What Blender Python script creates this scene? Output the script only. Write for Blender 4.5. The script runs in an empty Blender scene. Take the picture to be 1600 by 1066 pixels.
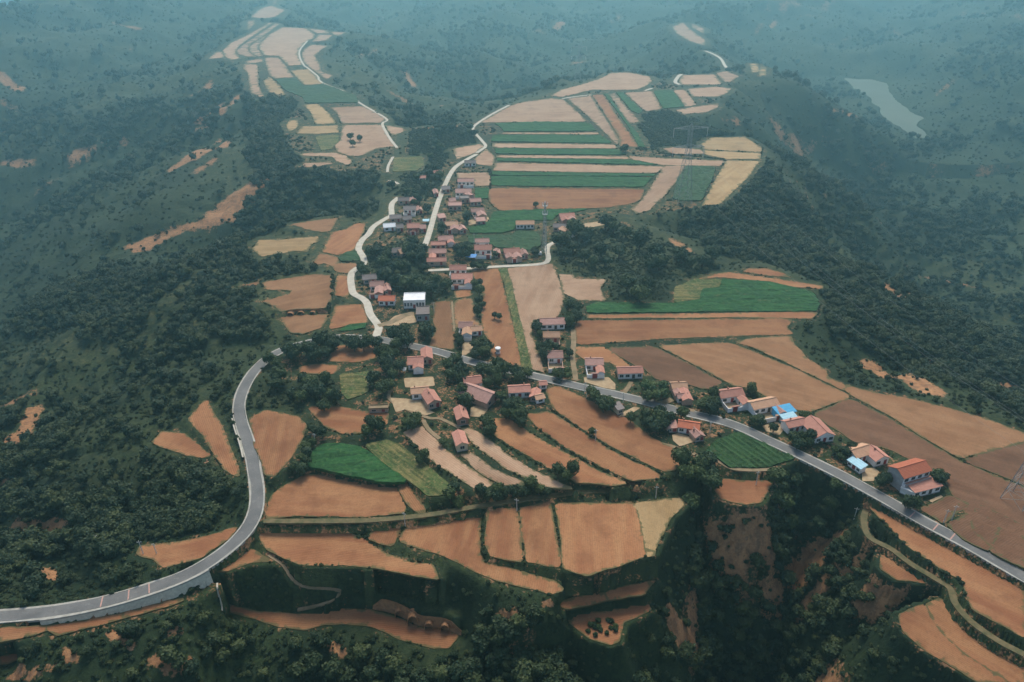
import bpy, bmesh, math, random
import numpy as np
from mathutils import Vector, kdtree
from mathutils.geometry import delaunay_2d_cdt

random.seed(7)
RNG = np.random.default_rng(7)
SC = bpy.context.scene
COL = SC.collection

# ------------------------------------------------------------------ camera, sky, sun, exposure
CAM_H, PITCH, FPX = 180.0, math.radians(29.8), 1142.0
cam_d = bpy.data.cameras.new('camera')
cam = bpy.data.objects.new('camera', cam_d); COL.objects.link(cam)
cam.location = (0, 0, CAM_H)
cam.rotation_euler = (math.pi / 2 - PITCH, 0, 0)
cam_d.sensor_width = 36.0
cam_d.lens = 36.0 * FPX / 1600.0
cam_d.clip_start = 1.0
cam_d.clip_end = 20000.0
SC.camera = cam

SUN_EL, SUN_AZ = math.radians(54), math.radians(3)      # azimuth clockwise from +Y
world = bpy.data.worlds.new('World'); SC.world = world
world.use_nodes = True
wn = world.node_tree.nodes; wl = world.node_tree.links
wn.clear()
wo = wn.new('ShaderNodeOutputWorld'); wb = wn.new('ShaderNodeBackground'); sky = wn.new('ShaderNodeTexSky')
sky.sky_type = 'NISHITA'; sky.sun_disc = False
sky.sun_elevation = SUN_EL; sky.sun_rotation = SUN_AZ
sky.air_density = 1.0; sky.dust_density = 3.0; sky.ozone_density = 1.0
wb.inputs['Strength'].default_value = 0.125
wl.new(sky.outputs[0], wb.inputs[0]); wl.new(wb.outputs[0], wo.inputs[0])

sun_d = bpy.data.lights.new('sun', 'SUN'); sun = bpy.data.objects.new('sun', sun_d); COL.objects.link(sun)
sun_d.energy = 2.0; sun_d.angle = math.radians(18); sun_d.color = (1.0, 0.94, 0.85)
sdir = Vector((math.sin(SUN_AZ) * math.cos(SUN_EL), math.cos(SUN_AZ) * math.cos(SUN_EL), math.sin(SUN_EL)))
sun.rotation_euler = sdir.to_track_quat('Z', 'Y').to_euler()

SC.view_settings.view_transform = 'Standard'; SC.view_settings.look = 'None'
SC.view_settings.gamma = 1.0; SC.view_settings.use_curve_mapping = False
SC.view_settings.exposure = 0.56
SC.render.engine = 'CYCLES'
SC.cycles.use_denoising = True
SC.cycles.use_adaptive_sampling = True; SC.cycles.adaptive_threshold = 0.015
SC.cycles.max_bounces = 5; SC.cycles.diffuse_bounces = 3; SC.cycles.glossy_bounces = 1
SC.cycles.volume_bounces = 1; SC.cycles.transparent_max_bounces = 4
SC.cycles.caustics_reflective = False; SC.cycles.caustics_refractive = False

# ------------------------------------------------------------------ survey: map readings -> places on the ground
TILES = {'F': (0, 0, 1.0), 'T1': (300, 0, 3.9475), 'T2': (700, 0, 2.857), 'T3': (360, 260, 3.806), 'T4': (600, 240, 4.847),
         'T5': (540, 380, 4.2105), 'T6': (860, 380, 3.478), 'T7': (560, 530, 4.1), 'T8': (200, 520, 2.8045), 'T9': (0, 740, 3.2),
         'T10': (400, 720, 3.08), 'T11': (820, 700, 2.9125), 'T12': (1240, 660, 2.625), 'T13': (1020, 560, 3.333),
         'T14': (900, 540, 6.664), 'T15': (1150, 250, 2.369)}
cp, sp = math.cos(PITCH), math.sin(PITCH)
def tile(t, pts):
    ox, oy, s = TILES[t]
    return [(ox + p[0] / s, oy + p[1] / s) + tuple(p[2:]) for p in pts]
def ray(u, v):
    a, b = (u - 800) / FPX, (533 - v) / FPX
    return np.array((a, cp + b * sp, -sp + b * cp))
def G(u, v, z=0.0):
    d = ray(u, v); t = (CAM_H - z) / -d[2]
    return (d[0] * t, d[1] * t)

# ------------------------------------------------------------------ numpy noise
_perm = np.random.default_rng(3).integers(0, 2 ** 31, 4096)
def _h(ix, iy, seed):
    h = (ix * 73856093) ^ (iy * 19349663) ^ (seed * 83492791)
    return (_perm[h & 4095] & 0xffff) / 65535.0
def vnoise(x, y, seed=0):
    x0 = np.floor(x).astype(np.int64); y0 = np.floor(y).astype(np.int64)
    fx, fy = x - x0, y - y0
    fx = fx * fx * fx * (fx * (fx * 6 - 15) + 10); fy = fy * fy * fy * (fy * (fy * 6 - 15) + 10)
    a = _h(x0, y0, seed); b = _h(x0 + 1, y0, seed); c = _h(x0, y0 + 1, seed); d = _h(x0 + 1, y0 + 1, seed)
    return (a + (b - a) * fx) * (1 - fy) + (c + (d - c) * fx) * fy
def fbm(x, y, wl, octv=4, seed=0, gain=0.5):
    s, amp, tot = 0.0, 1.0, 0.0
    for o in range(octv):
        s = s + amp * (vnoise(x / wl + 17.3 * o, y / wl - 9.1 * o, seed + o) * 2 - 1)
        tot += amp; amp *= gain; wl *= 0.5
    return s / tot
def ridged(x, y, wl, octv=3, seed=0):
    s, amp, tot = 0.0, 1.0, 0.0
    for o in range(octv):
        n = 1 - np.abs(vnoise(x / wl + 5.3 * o, y / wl + 3.1 * o, seed + o) * 2 - 1) * 1.6
        s = s + amp * n; tot += amp; amp *= 0.5; wl *= 0.5
    return s / tot
def sstep(a, b, x):
    t = np.clip((x - a) / (b - a), 0, 1); return t * t * (3 - 2 * t)

# ------------------------------------------------------------------ the fields: (kind, level z, tile, outline, where, row angle deg)
S, D, P, W, T_, GR, GD, GY, CR = 'soil', 'dark', 'pale', 'straw', 'tan', 'green', 'dgreen', 'grass', 'rows'
FIELDS = [
 # far tongue of the left plateau
 (P, 0, 'T1', [(345,130),(385,122),(385,150),(345,185)], 'small bite at the edge of the far tongue of land', 20),
 (P, 0, 'T1', [(100,365),(150,320),(185,320),(200,355)], 'pointed tip of the far tongue of land', 20),
 (P, 0, 'T1', [(192,310),(235,268),(345,215),(480,140),(500,140),(380,220),(290,285),(265,320),(295,360),(240,372),(200,345)], 'outermost curved terrace of the far tongue', 40),
 (P, 0, 'T1', [(272,315),(302,285),(390,228),(512,145),(540,150),(440,222),(362,270),(345,300),(355,325),(400,352),(340,350),(285,335)], 'second curved terrace of the far tongue', 40),
 (P, 0, 'T1', [(352,295),(372,272),(450,222),(520,182),(470,212),(420,260),(405,300),(435,345),(408,350),(365,328)], 'third curved terrace of the far tongue', 40),
 (P, 0, 'T1', [(412,295),(425,262),(475,215),(555,168),(700,174),(758,212),(752,235),(708,255),(660,300),(655,345),(683,400),(600,406),(580,392),(535,346),(445,343)], 'large field in the middle of the far tongue', 35),
 (P, 0, 'T1', [(715,176),(830,190),(845,205),(772,207)], 'narrow field on the shoulder of the far tongue', 0),
 (P, 0, 'T1', [(775,214),(870,217),(830,250),(737,258),(765,235)], 'small field above the kinked far path', 0),
 (P, 0, 'T1', [(852,196),(950,201),(900,221),(877,216)], 'sliver of field at the far shoulder', 0),
 (P, 0, 'T1', [(692,300),(740,276),(835,284),(790,312),(757,346),(790,402),(797,442),(870,467),(828,492),(722,412),(694,390),(676,340)], 'field between the far path and the wooded slope', 30),
 (P, 0, 'T1', [(360,106),(400,70),(440,45),(500,35),(530,50),(575,62),(540,90),(510,105),(440,115)], 'farthest broad field at the root of the far tongue', 10),
 (P, 0, 'T1', [(495,30),(505,2),(525,2),(520,25)], 'last scrap of field before the far hills', 10),
 (P, 0, 'T1', [(325,395),(405,400),(410,470),(415,540),(450,610),(400,613),(395,585),(365,575),(355,520),(345,450),(315,420)], 'narrow field hanging off the left of the far tongue', 80),
 (P, 0, 'T1', [(332,378),(430,362),(440,384),(340,392)], 'short strip under the curved terraces', 0),
 (P, 0, 'T1', [(447,358),(530,352),(578,408),(600,440),(630,478),(510,484),(477,464)], 'field below the bend of the far terraces', 60),
 (W, 0, 'T1', [(437,500),(475,474),(500,492),(555,547),(575,587),(600,602),(500,590),(470,560)], 'bright stubble wedge beside the far trees', 60),
 (W, 0, 'T1', [(607,436),(720,427),(772,472),(777,490),(817,517),(692,526)], 'straw yellow square beside the far path', 10),
 (GD, 0, 'T1', [(512,490),(640,482),(690,532),(820,522),(1008,590),(1028,633),(702,638),(680,600),(580,560)], 'broad dull green field on the far tongue', 10),
 (W, 0, 'T1', [(687,647),(780,642),(848,702),(893,763),(762,768),(732,690)], 'straw field under the dull green one', 20),
 (W, 0, 'T1', [(640,825),(680,778),(760,777),(898,772),(906,818),(760,828)], 'long straw terrace at the left of the near tongue', 5),
 (P, 0, 'T1', [(852,662),(1058,655),(1148,702),(1195,735),(1168,758),(922,763),(897,700)], 'upper pinkish field by the plateau path', 5),
 (P, 0, 'T1', [(927,772),(1168,770),(1198,812),(1255,908),(1150,913),(1040,963),(980,963),(900,943),(882,900),(920,860)], 'large pinkish field with two dark bushes', 5),
 (P, 0, 'T1', [(1192,772),(1300,792),(1303,815),(1243,838),(1212,812)], 'scrap of field across the plateau path', 5),
 (P, 0, 'T1', [(662,960),(682,947),(880,942),(950,962),(988,1000),(960,1023),(900,998),(870,967)], 'pale field at the top of the wooded dip', 5),
 (P, 0, 'T1', [(652,1030),(700,1007),(850,997),(868,1010),(760,1030)], 'thin pale strip in the wooded dip', 5),
 (GY, 0, 'T1', [(762,842),(900,832),(903,870),(860,918),(800,933)], 'grassy plot beside the large pinkish field', 5),
 (W, 0, 'T1', [(580,770),(600,745),(655,737),(650,788),(600,813)], 'small straw patch above the wood', 5),
 (GY, 0, 'T1', [(1245,975),(1420,965),(1430,1020),(1380,1055),(1240,1060)], 'grassy plot near the upper lane', 5),
 # right plateau
 (P, 0, 'T2', [(137,550),(272,474),(330,457),(455,440),(515,444),(568,490),(620,543),(480,546),(240,546)], 'wide pale field in the corner of the street', 0),
 (P, 0, 'T2', [(457,430),(500,402),(600,377),(690,347),(720,327),(800,324),(900,342),(912,365),(880,385),(840,402),(640,402),(515,433)], 'farthest field of the wide plateau', 5),
 (P, 0, 'T2', [(533,442),(638,427),(698,520),(762,620),(758,648),(690,582),(612,508)], 'pale wedge pointing at the green strips', 60),
 (S, 0, 'T2', [(642,425),(690,422),(758,520),(848,658),(772,653),(762,610),(702,510)], 'reddish strip running down from the far field', 60),
 (GR, 0, 'T2', [(697,420),(713,421),(788,530),(848,600),(878,658),(853,655),(802,560)], 'long thin green strip on the far plateau', 60),
 (P, 0, 'T2', [(722,422),(743,417),(788,470),(856,543),(812,553),(772,500)], 'soil strip between two green strips', 60),
 (GR, 0, 'T2', [(750,414),(778,412),(850,482),(868,495),(850,508),(822,498)], 'short thin green strip on the far plateau', 60),
 (P, 0, 'T2', [(787,414),(913,407),(930,440),(952,488),(880,498),(842,463)], 'pale field beside the far green square', 60),
 (GR, 0, 'T2', [(917,407),(1000,404),(1057,478),(962,486)], 'bright green square on the far plateau', 60),
 (P, 0, 'T2', [(1005,402),(1060,402),(1108,468),(1062,478)], 'brown strip behind the far green square', 60),
 (P, 0, 'T2', [(1067,397),(1200,387),(1265,397),(1240,420),(1200,433),(1092,433)], 'brown field near the far lane', 5),
 (P, 0, 'T2', [(1017,492),(1100,477),(1205,462),(1206,480),(1150,503),(1050,510)], 'pale ledge of field above the dark wood', 5),
 (P, 0, 'T2', [(1047,337),(1190,332),(1225,380),(1044,378),(1030,366)], 'brown field inside the bend of the far lane', 5),
 (P, 0, 'T2', [(1197,327),(1240,317),(1300,340),(1260,368),(1235,368)], 'tail of field under the far lane', 5),
 (W, 0, 'T2', [(1347,285),(1380,285),(1393,320),(1357,325)], 'round pale plot alone on the far slope', 5),
 (W, 0, 'T2', [(1397,297),(1420,302),(1420,338),(1389,338)], 'second round plot alone on the far slope', 5),
 (P, -8, 'T2', [(1000,120),(1050,100),(1080,130),(1150,180),(1145,203),(1080,185),(1020,150)], 'pale terraces on the far ridge', 5),
 (P, -8, 'T2', [(1087,105),(1145,130),(1140,150),(1092,125)], 'small pale plot on the far ridge', 5),
 (GR, 0, 'T2', [(207,553),(400,544),(633,550),(663,586),(250,588),(240,570)], 'first green crop strip below the wide pale field', 0),
 (P, 0, 'T2', [(245,592),(668,592),(674,601),(245,598)], 'thin pale strip between two green strips', 0),
 (GR, 0, 'T2', [(202,605),(678,604),(732,640),(540,638),(192,633)], 'second green crop strip below the wide pale field', 0),
 (P, 0, 'T2', [(197,640),(738,645),(756,664),(200,659)], 'soil strip below the second green strip', 0),
 (GR, 0, 'T2', [(207,664),(758,669),(798,693),(217,688)], 'third green crop strip, scruffy along its edge', 0),
 (P, 0, 'T2', [(217,693),(798,698),(820,711),(220,704)], 'thin soil strip below the third green strip', 0),
 (GR, 0, 'T2', [(217,708),(830,716),(940,737),(220,720)], 'fourth green crop strip of the plateau', 0),
 (P, 0, 'T2', [(210,726),(936,743),(965,746),(930,774),(205,763)], 'soil strip with one dark weed patch', 0),
 (GR, 0, 'T2', [(197,768),(928,779),(916,788),(197,784)], 'thin upper half of the widest green strip', 0),
 (GR, 0, 'T2', [(197,789),(914,793),(868,836),(197,830)], 'lower half of the widest green strip', 0),
 (S, 0, 'T2', [(185,840),(878,844),(858,890),(828,908),(700,928),(232,941),(182,900)], 'large reddish field with dark weed patches', 0),
 (P, 0, 'T2', [(965,742),(1058,737),(1030,790),(980,860),(900,938),(842,957),(820,930),(872,890),(912,822)], 'soil field sweeping down to the mast', 55),
 (GD, 0, 'T2', [(1067,742),(1193,747),(1178,800),(1130,898),(1050,898),(1004,888),(1022,810)], 'green plot around the feet of the large pylon', 55),
 (P, 0, 'T2', [(803,696),(960,707),(1238,718),(1213,743),(970,738),(824,714)], 'soil strip behind the large pylon', 0),
 (P, 0, 'T2', [(962,665),(1000,657),(1128,667),(1148,688),(1000,688)], 'brown patch at the foot of the dark wood', 0),
 (W, 0, 'T2', [(1132,640),(1180,614),(1330,614),(1403,660),(1397,680),(1140,668)], 'top terrace of the straw headland', 0),
 (W, 0, 'T2', [(1140,672),(1397,684),(1393,712),(1240,710),(1150,690)], 'second terrace of the straw headland', 0),
 (W, 0, 'T2', [(1242,716),(1391,718),(1340,790),(1212,913),(1132,923),(1180,830)], 'long straw field running down the headland', 55),
 (P, 0, 'T2', [(22,665),(145,642),(160,655),(110,688),(40,713)], 'field between the street and the junction trees', 10),
 (P, 0, 'T2', [(112,720),(170,662),(208,700),(198,743),(130,733)], 'field beside the top of the street', 10),
 (P, 0, 'T2', [(37,772),(185,770),(188,828),(122,833),(115,800),(42,797)], 'reddish plot behind the upper village houses', 0),
 (GR, 0, 'T2', [(122,842),(178,842),(178,888),(124,888)], 'small green plot behind the village houses', 0),
 # village
 (GR, 0, 'T4', [(835,442),(1100,430),(1540,422),(1440,446),(1300,470),(1270,505),(1150,508),(990,512),(985,580),(900,600),(660,605),(640,570),(800,522)], 'bright green maize behind the white walled house', 0),
 (GD, 0, 'T4', [(640,625),(980,625),(1000,590),(1140,595),(1180,620),(1180,700),(1100,730),(850,710),(820,690),(650,680)], 'dark green maize behind the mast', 0),
 (S, 0, 'T5', [(832,174),(1008,170),(1038,300),(1076,450),(1126,640),(1160,815),(1100,805),(1010,780),(962,745),(935,640),(905,560),(900,420),(917,300),(852,230)], 'long reddish field with the white tank', 78),
 (GY, 0, 'T5', [(1014,168),(1053,167),(1088,260),(1128,450),(1178,640),(1222,825),(1168,818),(1135,650),(1085,430),(1045,260)], 'long green grass strip between two soil fields', 78),
 (P, 0, 'T5', [(1062,168),(1356,134),(1386,200),(1436,370),(1396,480),(1383,498),(1222,500),(1217,590),(1252,690),(1315,850),(1232,830),(1182,640),(1132,440),(1092,260)], 'wide pinkish field above the brick houses', 78),
 (P, 0, 'T6', [(47,167),(120,172),(140,197),(300,197),(268,250),(298,310),(152,308),(110,288),(72,270)], 'pinkish plot biting into the dark wood', 10),
 (T_, 0, 'T5', [(587,387),(688,382),(698,480),(713,560),(708,705),(552,675),(600,560),(582,520)], 'tan field behind the junction trees', 85),
 (T_, 0, 'T5', [(737,372),(828,367),(848,470),(878,540),(750,535),(722,560),(717,400)], 'weedy tan field behind the white house', 85),
 (S, 0, 'T5', [(722,312),(812,302),(820,348),(730,362)], 'small bare yard below the red roofed pair', 85),
 (GR, 0, 'T6', [(202,352),(250,327),(650,332),(690,325),(820,310),(1380,308),(1460,330),(1438,368),(204,380)], 'long lower band of the bright green field', 0),
 (GR, 0, 'T6', [(935,198),(1180,212),(1420,268),(1455,322),(1380,304),(815,306),(830,252),(920,242)], 'bright green upper field below the wooded slope', 0),
 (GY, 0, 'T6', [(682,240),(790,199),(930,200),(916,240),(826,250),(806,306),(690,321),(672,318)], 'yellowish corner of the bright green field', 0),
 (S, 0, 'T6', [(802,195),(960,157),(1200,192),(1478,232),(1478,250),(1300,235),(1150,206),(1000,191),(900,185)], 'soil terrace above the bright green field', -8),
 (S, 0, 'T6', [(1047,155),(1080,137),(1180,140),(1258,161),(1298,184),(1180,174)], 'top soil terrace against the wooded slope', -8),
 (S, 0, 'T6', [(202,390),(1450,375),(1418,408),(1300,410),(1100,403),(202,408)], 'thin soil strip below the bright green field', 0),
 (S, 0, 'T6', [(137,422),(500,420),(1260,412),(1315,417),(1280,460),(1318,493),(1000,503),(600,520),(137,552)], 'long reddish field striped with furrows', 0),
 (T_, 0, 'T6', [(1080,520),(1305,507),(1322,547),(1387,622),(1500,692),(1502,727),(1602,772),(1602,804),(1292,653),(1095,563),(1015,540)], 'tan border field along the wooded slope', -35),
 (T_, 0, 'T6', [(582,556),(968,543),(1068,576),(1288,667),(1612,822),(1618,838),(1412,917),(1320,903),(1250,898),(1200,848),(1100,788),(990,773),(945,745),(800,668)], 'widest tan field behind the roadside houses', -30),
 (D, 0, 'T6', [(312,571),(568,562),(796,682),(930,755),(890,788),(820,788),(730,763),(580,738),(500,677),(462,668)], 'dark red field behind the long white house', -30),
 (S, 0, 'T6', [(147,566),(293,567),(436,668),(370,676),(330,648),(190,636),(142,600)], 'soil plot around the white house with a gate', 0),
 (T_, 0, 'F', [(1322,601),(1345,608),(1380,617),(1410,621),(1500,643),(1560,662),(1608,680),(1610,686),(1560,699),(1500,716),(1440,681),(1392,650),(1332,618),(1322,611)], 'brown band under the right wooded slope', -30),
 (D, 0, 'F', [(1270,647),(1328,624),(1380,649),(1440,686),(1500,722),(1600,762),(1650,785),(1650,905),(1602,888),(1570,872),(1530,838),(1512,806),(1470,742),(1390,702),(1335,690)], 'very wide dark brown field behind the roadside houses', -30),
 (D, 0, 'F', [(1504,719),(1562,702),(1612,689),(1650,705),(1650,778)], 'dark plot at the far corner under the slope', -30),
 (D, 0, 'T12', [(525,355),(640,303),(716,335),(612,412)], 'small dark field behind the two storey house', 30),
 (D, 0, 'T12', [(634,420),(738,362),(850,420),(800,525),(700,478)], 'dark field beside the leaning pole', 30),
 (D, 0, 'T12', [(742,362),(770,340),(945,430),(945,598),(806,527),(854,420)], 'dark field with the lattice pylon legs near it', 30),
 # right of the ravine
 (S, -3, 'T12', [(314,347),(340,342),(945,674),(947,878),(742,768),(702,690),(692,650),(622,610),(482,520),(422,460)], 'curving soil field just below the road', -35),
 (S, -7, 'T12', [(362,537),(400,542),(556,650),(500,653),(422,647),(362,600)], 'small soil wedge above the ravine', -35),
 (S, -8, 'T12', [(434,790),(480,772),(540,752),(560,800),(610,870),(700,955),(880,1066),(760,1066),(560,945),(452,858)], 'outer terrace at the lip of the ravine', -45),
 (S, -8, 'T12', [(548,750),(600,727),(638,742),(700,822),(945,982),(947,1066),(892,1066),(704,948),(606,858)], 'inner terrace beside the sunken track', -45),
 # strips of the middle foreground
 (P, -0.5, 'T7', [(292,600),(330,577),(420,562),(498,640),(556,715),(606,750),(736,850),(852,928),(778,966),(560,838),(402,718)], 'first pale strip beside the small barns', -45),
 (P, -0.3, 'T7', [(654,742),(720,728),(758,747),(858,832),(998,892),(1090,936),(930,931),(800,866)], 'second pale strip below the cream barn', -45),
 (P, -0.1, 'T7', [(655,572),(720,572),(828,642),(956,742),(1096,832),(1380,960),(1210,950),(1094,898),(934,818),(764,688)], 'third pale strip past the red roofed barn', -45),
 (S, 0, 'F', [(767,655),(792,654),(828,677),(880,707),(935,736),(978,755),(960,758),(901,754),(856,729),(805,700),(769,676)], 'lowest orange strip with a large bush', -35),
 (S, 0, 'F', [(822,648),(858,644),(905,673),(952,704),(1031,741),(1028,747),(985,750),(935,727),(884,698),(842,669)], 'middle orange strip between two hedges', -35),
 (S, 0, 'F', [(853,609),(870,604),(905,619),(950,641),(985,659),(1020,686),(1071,712),(1054,734),(1037,737),(955,697),(905,666),(863,637)], 'upper orange strip along the hut', -35),
 (GR, -1.5, 'T8', [(757,565),(868,490),(1000,497),(1058,532),(1178,622),(1216,653),(1130,657),(950,622),(800,588)], 'vivid green field with five corners', 10),
 (GY, -1.5, 'T7', [(52,682),(180,653),(278,692),(418,802),(576,930),(566,997),(452,1002),(334,910),(174,800)], 'patchy yellow green strip beside the vivid field', -45),
 (S, -4, 'T8', [(772,622),(850,623),(1000,657),(1178,682),(1212,722),(1207,788),(1000,807),(760,797),(614,812),(604,790),(640,700)], 'orange terrace below the vivid green field', -5),
 (S, -3.5, 'T10', [(687,117),(728,112),(812,247),(782,247),(717,190)], 'narrow orange ramp beside the terrace', -60),
 (S, -7, 'T10', [(8,350),(40,303),(180,303),(330,342),(450,352),(538,392),(618,452),(728,492),(848,502),(882,572),(700,537),(560,507),(430,497),(220,497),(64,430)], 'long orange terrace right of the road bend', -8),
 (S, -6, 'T10', [(549,375),(572,303),(688,298),(692,330),(653,407),(600,393)], 'little orange plot boxed in by banks', 80),
 (S, -6, 'T10', [(694,385),(742,287),(950,263),(1082,257),(1072,350),(1077,450),(1098,492),(1280,533),(1440,583),(1476,620),(1420,637),(1180,577),(1050,527),(980,487),(850,437)], 'orange field with a long tail', 80),
 (S, -4, 'T10', [(1117,232),(1247,222),(1262,300),(1281,487),(1132,457),(1108,410)], 'furrowed orange plot beside the dark hollow', 84),
 (S, -4, 'T10', [(1273,227),(1413,198),(1438,330),(1462,512),(1303,488),(1288,380)], 'reddish orange plot in the row of three', 84),
 (S, -4, 'T11', [(142,253),(498,253),(522,330),(550,493),(282,577),(182,548),(164,400)], 'widest furrowed orange plot of the row', 86),
 (W, -4, 'T11', [(500,257),(600,243),(716,228),(716,260),(658,320),(606,430),(586,488),(557,493),(528,340)], 'bright end plot at the lip of the ravine', 86),
 (S, -13, 'T11', [(147,710),(200,692),(350,662),(560,607),(598,602),(540,660),(330,699),(190,728)], 'narrow terrace under the big orange plots', 15),
 (S, -18, 'T11', [(204,790),(240,762),(560,712),(568,735),(448,790),(428,878),(390,897),(302,867)], 'orchard terrace dotted with small bushes', 15),
 (S, -22, 'T10', [(-290,672),(-180,680),(0,732),(200,742),(360,722),(550,717),(720,772),(780,802),(900,817),(968,840),(928,897),(850,902),(700,857),(560,797),(430,777),(330,787),(240,812),(100,787),(-40,745),(-180,715)], 'lowest curving orange terrace with caves behind', -5),
 (S, -3, 'T11', [(847,152),(880,143),(1118,157),(1068,248),(1000,253),(890,228)], 'square orange field at the head of the ravine', 0),
 (CR, -0.5, 'T13', [(268,500),(335,432),(450,388),(735,520),(600,566),(402,570),(335,522)], 'dark green plot of planted rows beside the road', -58),
 (S, -9.5, 'T9', [(0,775),(200,766),(290,760),(600,705),(850,637),(918,628),(870,652),(600,722),(380,782),(290,805),(240,780),(150,810),(60,830),(0,840)], 'orange ledge under the retaining wall', 8),
 (S, -18, 'T9', [(0,920),(100,890),(280,802),(300,815),(160,900),(40,948),(0,953)], 'lower orange ledge at the frame corner', 20),
 (S, -6, 'T9', [(687,400),(702,362),(800,357),(1000,322),(1186,268),(1150,320),(1000,418),(822,467),(782,430)], 'orange field inside the road bend', 15),
 (S, -3, 'T8', [(107,480),(147,432),(250,447),(368,540),(320,548),(200,518)], 'orange ledge left of the road barrier', -30),
 (S, -2, 'T8', [(267,380),(340,295),(398,390),(438,480),(476,580),(486,630),(420,598),(380,538),(332,450)], 'steep orange field along the road barrier', -60),
 (S, -1, 'T8', [(530,377),(600,343),(740,367),(778,410),(767,450),(718,540),(640,628),(604,620),(564,500)], 'rounded orange field right of the road', -80),
 (S, -0.5, 'T8', [(793,327),(900,322),(1050,347),(1136,352),(1136,398),(1050,437),(930,442),(862,404)], 'orange field below the dark grove', -10),
 (S, 0, 'T8', [(887,97),(922,58),(1092,55),(1092,108),(1010,127),(882,123)], 'bare yard with a round pit', 0),
 (S, 0, 'T8', [(752,152),(830,137),(928,147),(900,178),(762,178)], 'small bare patch above the grove', 0),
 (GY, 0, 'T8', [(937,182),(1058,172),(1048,258),(962,297),(937,260)], 'grass plot between two groves', 0),
 (S, -8, 'T8', [(374,1040),(512,942),(636,1000),(540,1008),(440,1042)], 'orange triangle under the road bend', 15),
 # left edge of the village
 (T_, 0, 'T3', [(362,345),(500,322),(638,307),(598,383),(540,393),(450,374)], 'tan field at the edge of the left wood', 10),
 (W, 0, 'T3', [(134,490),(172,437),(290,437),(518,417),(518,450),(480,463),(458,508),(380,503),(270,523),(182,537)], 'straw spur sticking into the left wood', 5),
 (S, 0, 'T3', [(604,392),(692,374),(742,342),(796,338),(797,380),(767,430),(746,478),(716,507),(640,527),(549,508)], 'red soil field beside the winding lane', 70),
 (T_, 0, 'T3', [(478,584),(542,517),(638,542),(648,577),(772,577),(730,637),(640,632),(604,592),(560,578)], 'tan field above the lane bend', 20),
 (GD, 0, 'T3', [(642,545),(700,512),(743,507),(772,560),(662,570)], 'dark green patch inside the lane bend', 0),
 (T_, 2.2, 'T3', [(183,690),(500,642),(598,652),(602,760),(587,828),(560,842),(480,846),(400,848),(300,862),(272,835),(189,800),(350,762),(372,740),(222,730)], 'large tan field above the row of small caves', 30),
 (T_, 0, 'T3', [(300,892),(340,888),(420,884),(500,882),(580,880),(574,905),(538,958),(430,997),(362,988),(316,930)], 'tan field below the row of small caves', 30),
 (T_, 0, 'T3', [(42,715),(170,682),(178,700),(100,718)], 'tan tip reaching into the left wood', 5),
 (S, 0, 'T3', [(637,647),(704,647),(702,760),(690,777),(622,768)], 'small red plot beside the lane', 80),
 (S, 0, 'T3', [(622,827),(778,822),(806,880),(810,928),(700,943),(594,968)], 'red plot inside the lower lane bend', 10),
 (GR, 0, 'T3', [(652,980),(700,949),(806,938),(797,963)], 'bright green sliver near the lane foot', 10),
]
# ground that is level without being a field (yards, groves, houses)
FLATS = [
 (0, 'F', [(560,400),(620,300),(640,200),(745,190),(775,215),(770,330),(860,325),(900,330),(960,340),(1010,360),(1065,390),(1110,405),(1060,425),(1050,475),(905,480),(900,520),(1060,600),(1130,610),(1290,650),(1345,695),(1480,745),(1520,800),(1600,890),(1600,905),(1440,815),(1250,715),(1130,715),(1070,700),(860,610),(850,645),(765,655),(770,690),(640,670),(600,640),(480,640),(480,600),(420,590),(450,545),(540,530),(560,470),(545,430)]),
 (0, 'T1', [(560,780),(700,600),(1000,600),(1250,900),(1260,1060),(900,1060),(700,1000),(600,900)]),
 (0, 'T2', [(140,550),(300,470),(720,340),(900,345),(1060,400),(1200,340),(1240,420),(1100,500),(1030,560),(1140,620),(1240,700),(1180,800),(1100,930),(900,960),(180,940),(0,1000),(20,700)]),
 (-0.8, 'F', [(640,660),(770,655),(905,730),(980,756),(1040,742),(1072,715),(1100,712),(1250,715),(1200,745),(1120,730),(1090,745),(1060,765),(850,765),(700,775),(600,690),(480,690),(470,730),(480,650),(600,640)]),
 (-3, 'F', [(430,745),(480,705),(640,760),(700,775),(860,760),(1060,752),(1066,766),(850,782),(640,790),(560,815),(410,820)]),
]
ROAD = [(-60,967,-9.5),(0,963.5,-9),(100,953,-8),(200,930.5,-7),(290,899,-6),(345,866,-5),(385,828,-3.5),(401,790,-2.5),(400,750,-2),(390,700,-1.2),(377,660,-.8),(374,630,-.5),(386,597,-.2),(410,567,0),(440,548,0),(475,537,0),(520,528,0),(560,528,0),(596,531,0),(623,537,0),(663,545,0),(692,552,0),(739,566,0),(801,580,0),(849,591,0),(900,603,0),(945,613,0),(1005,627,0),(1030,634,0),(1072,645,0),(1140,662,0),(1200,688,0),(1260,716,0),(1320,746,0),(1380,779,0),(1446,816,-.3),(1500,845,-.5),(1545,870,-.8),(1600,901,-1),(1660,934,-1)]
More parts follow.
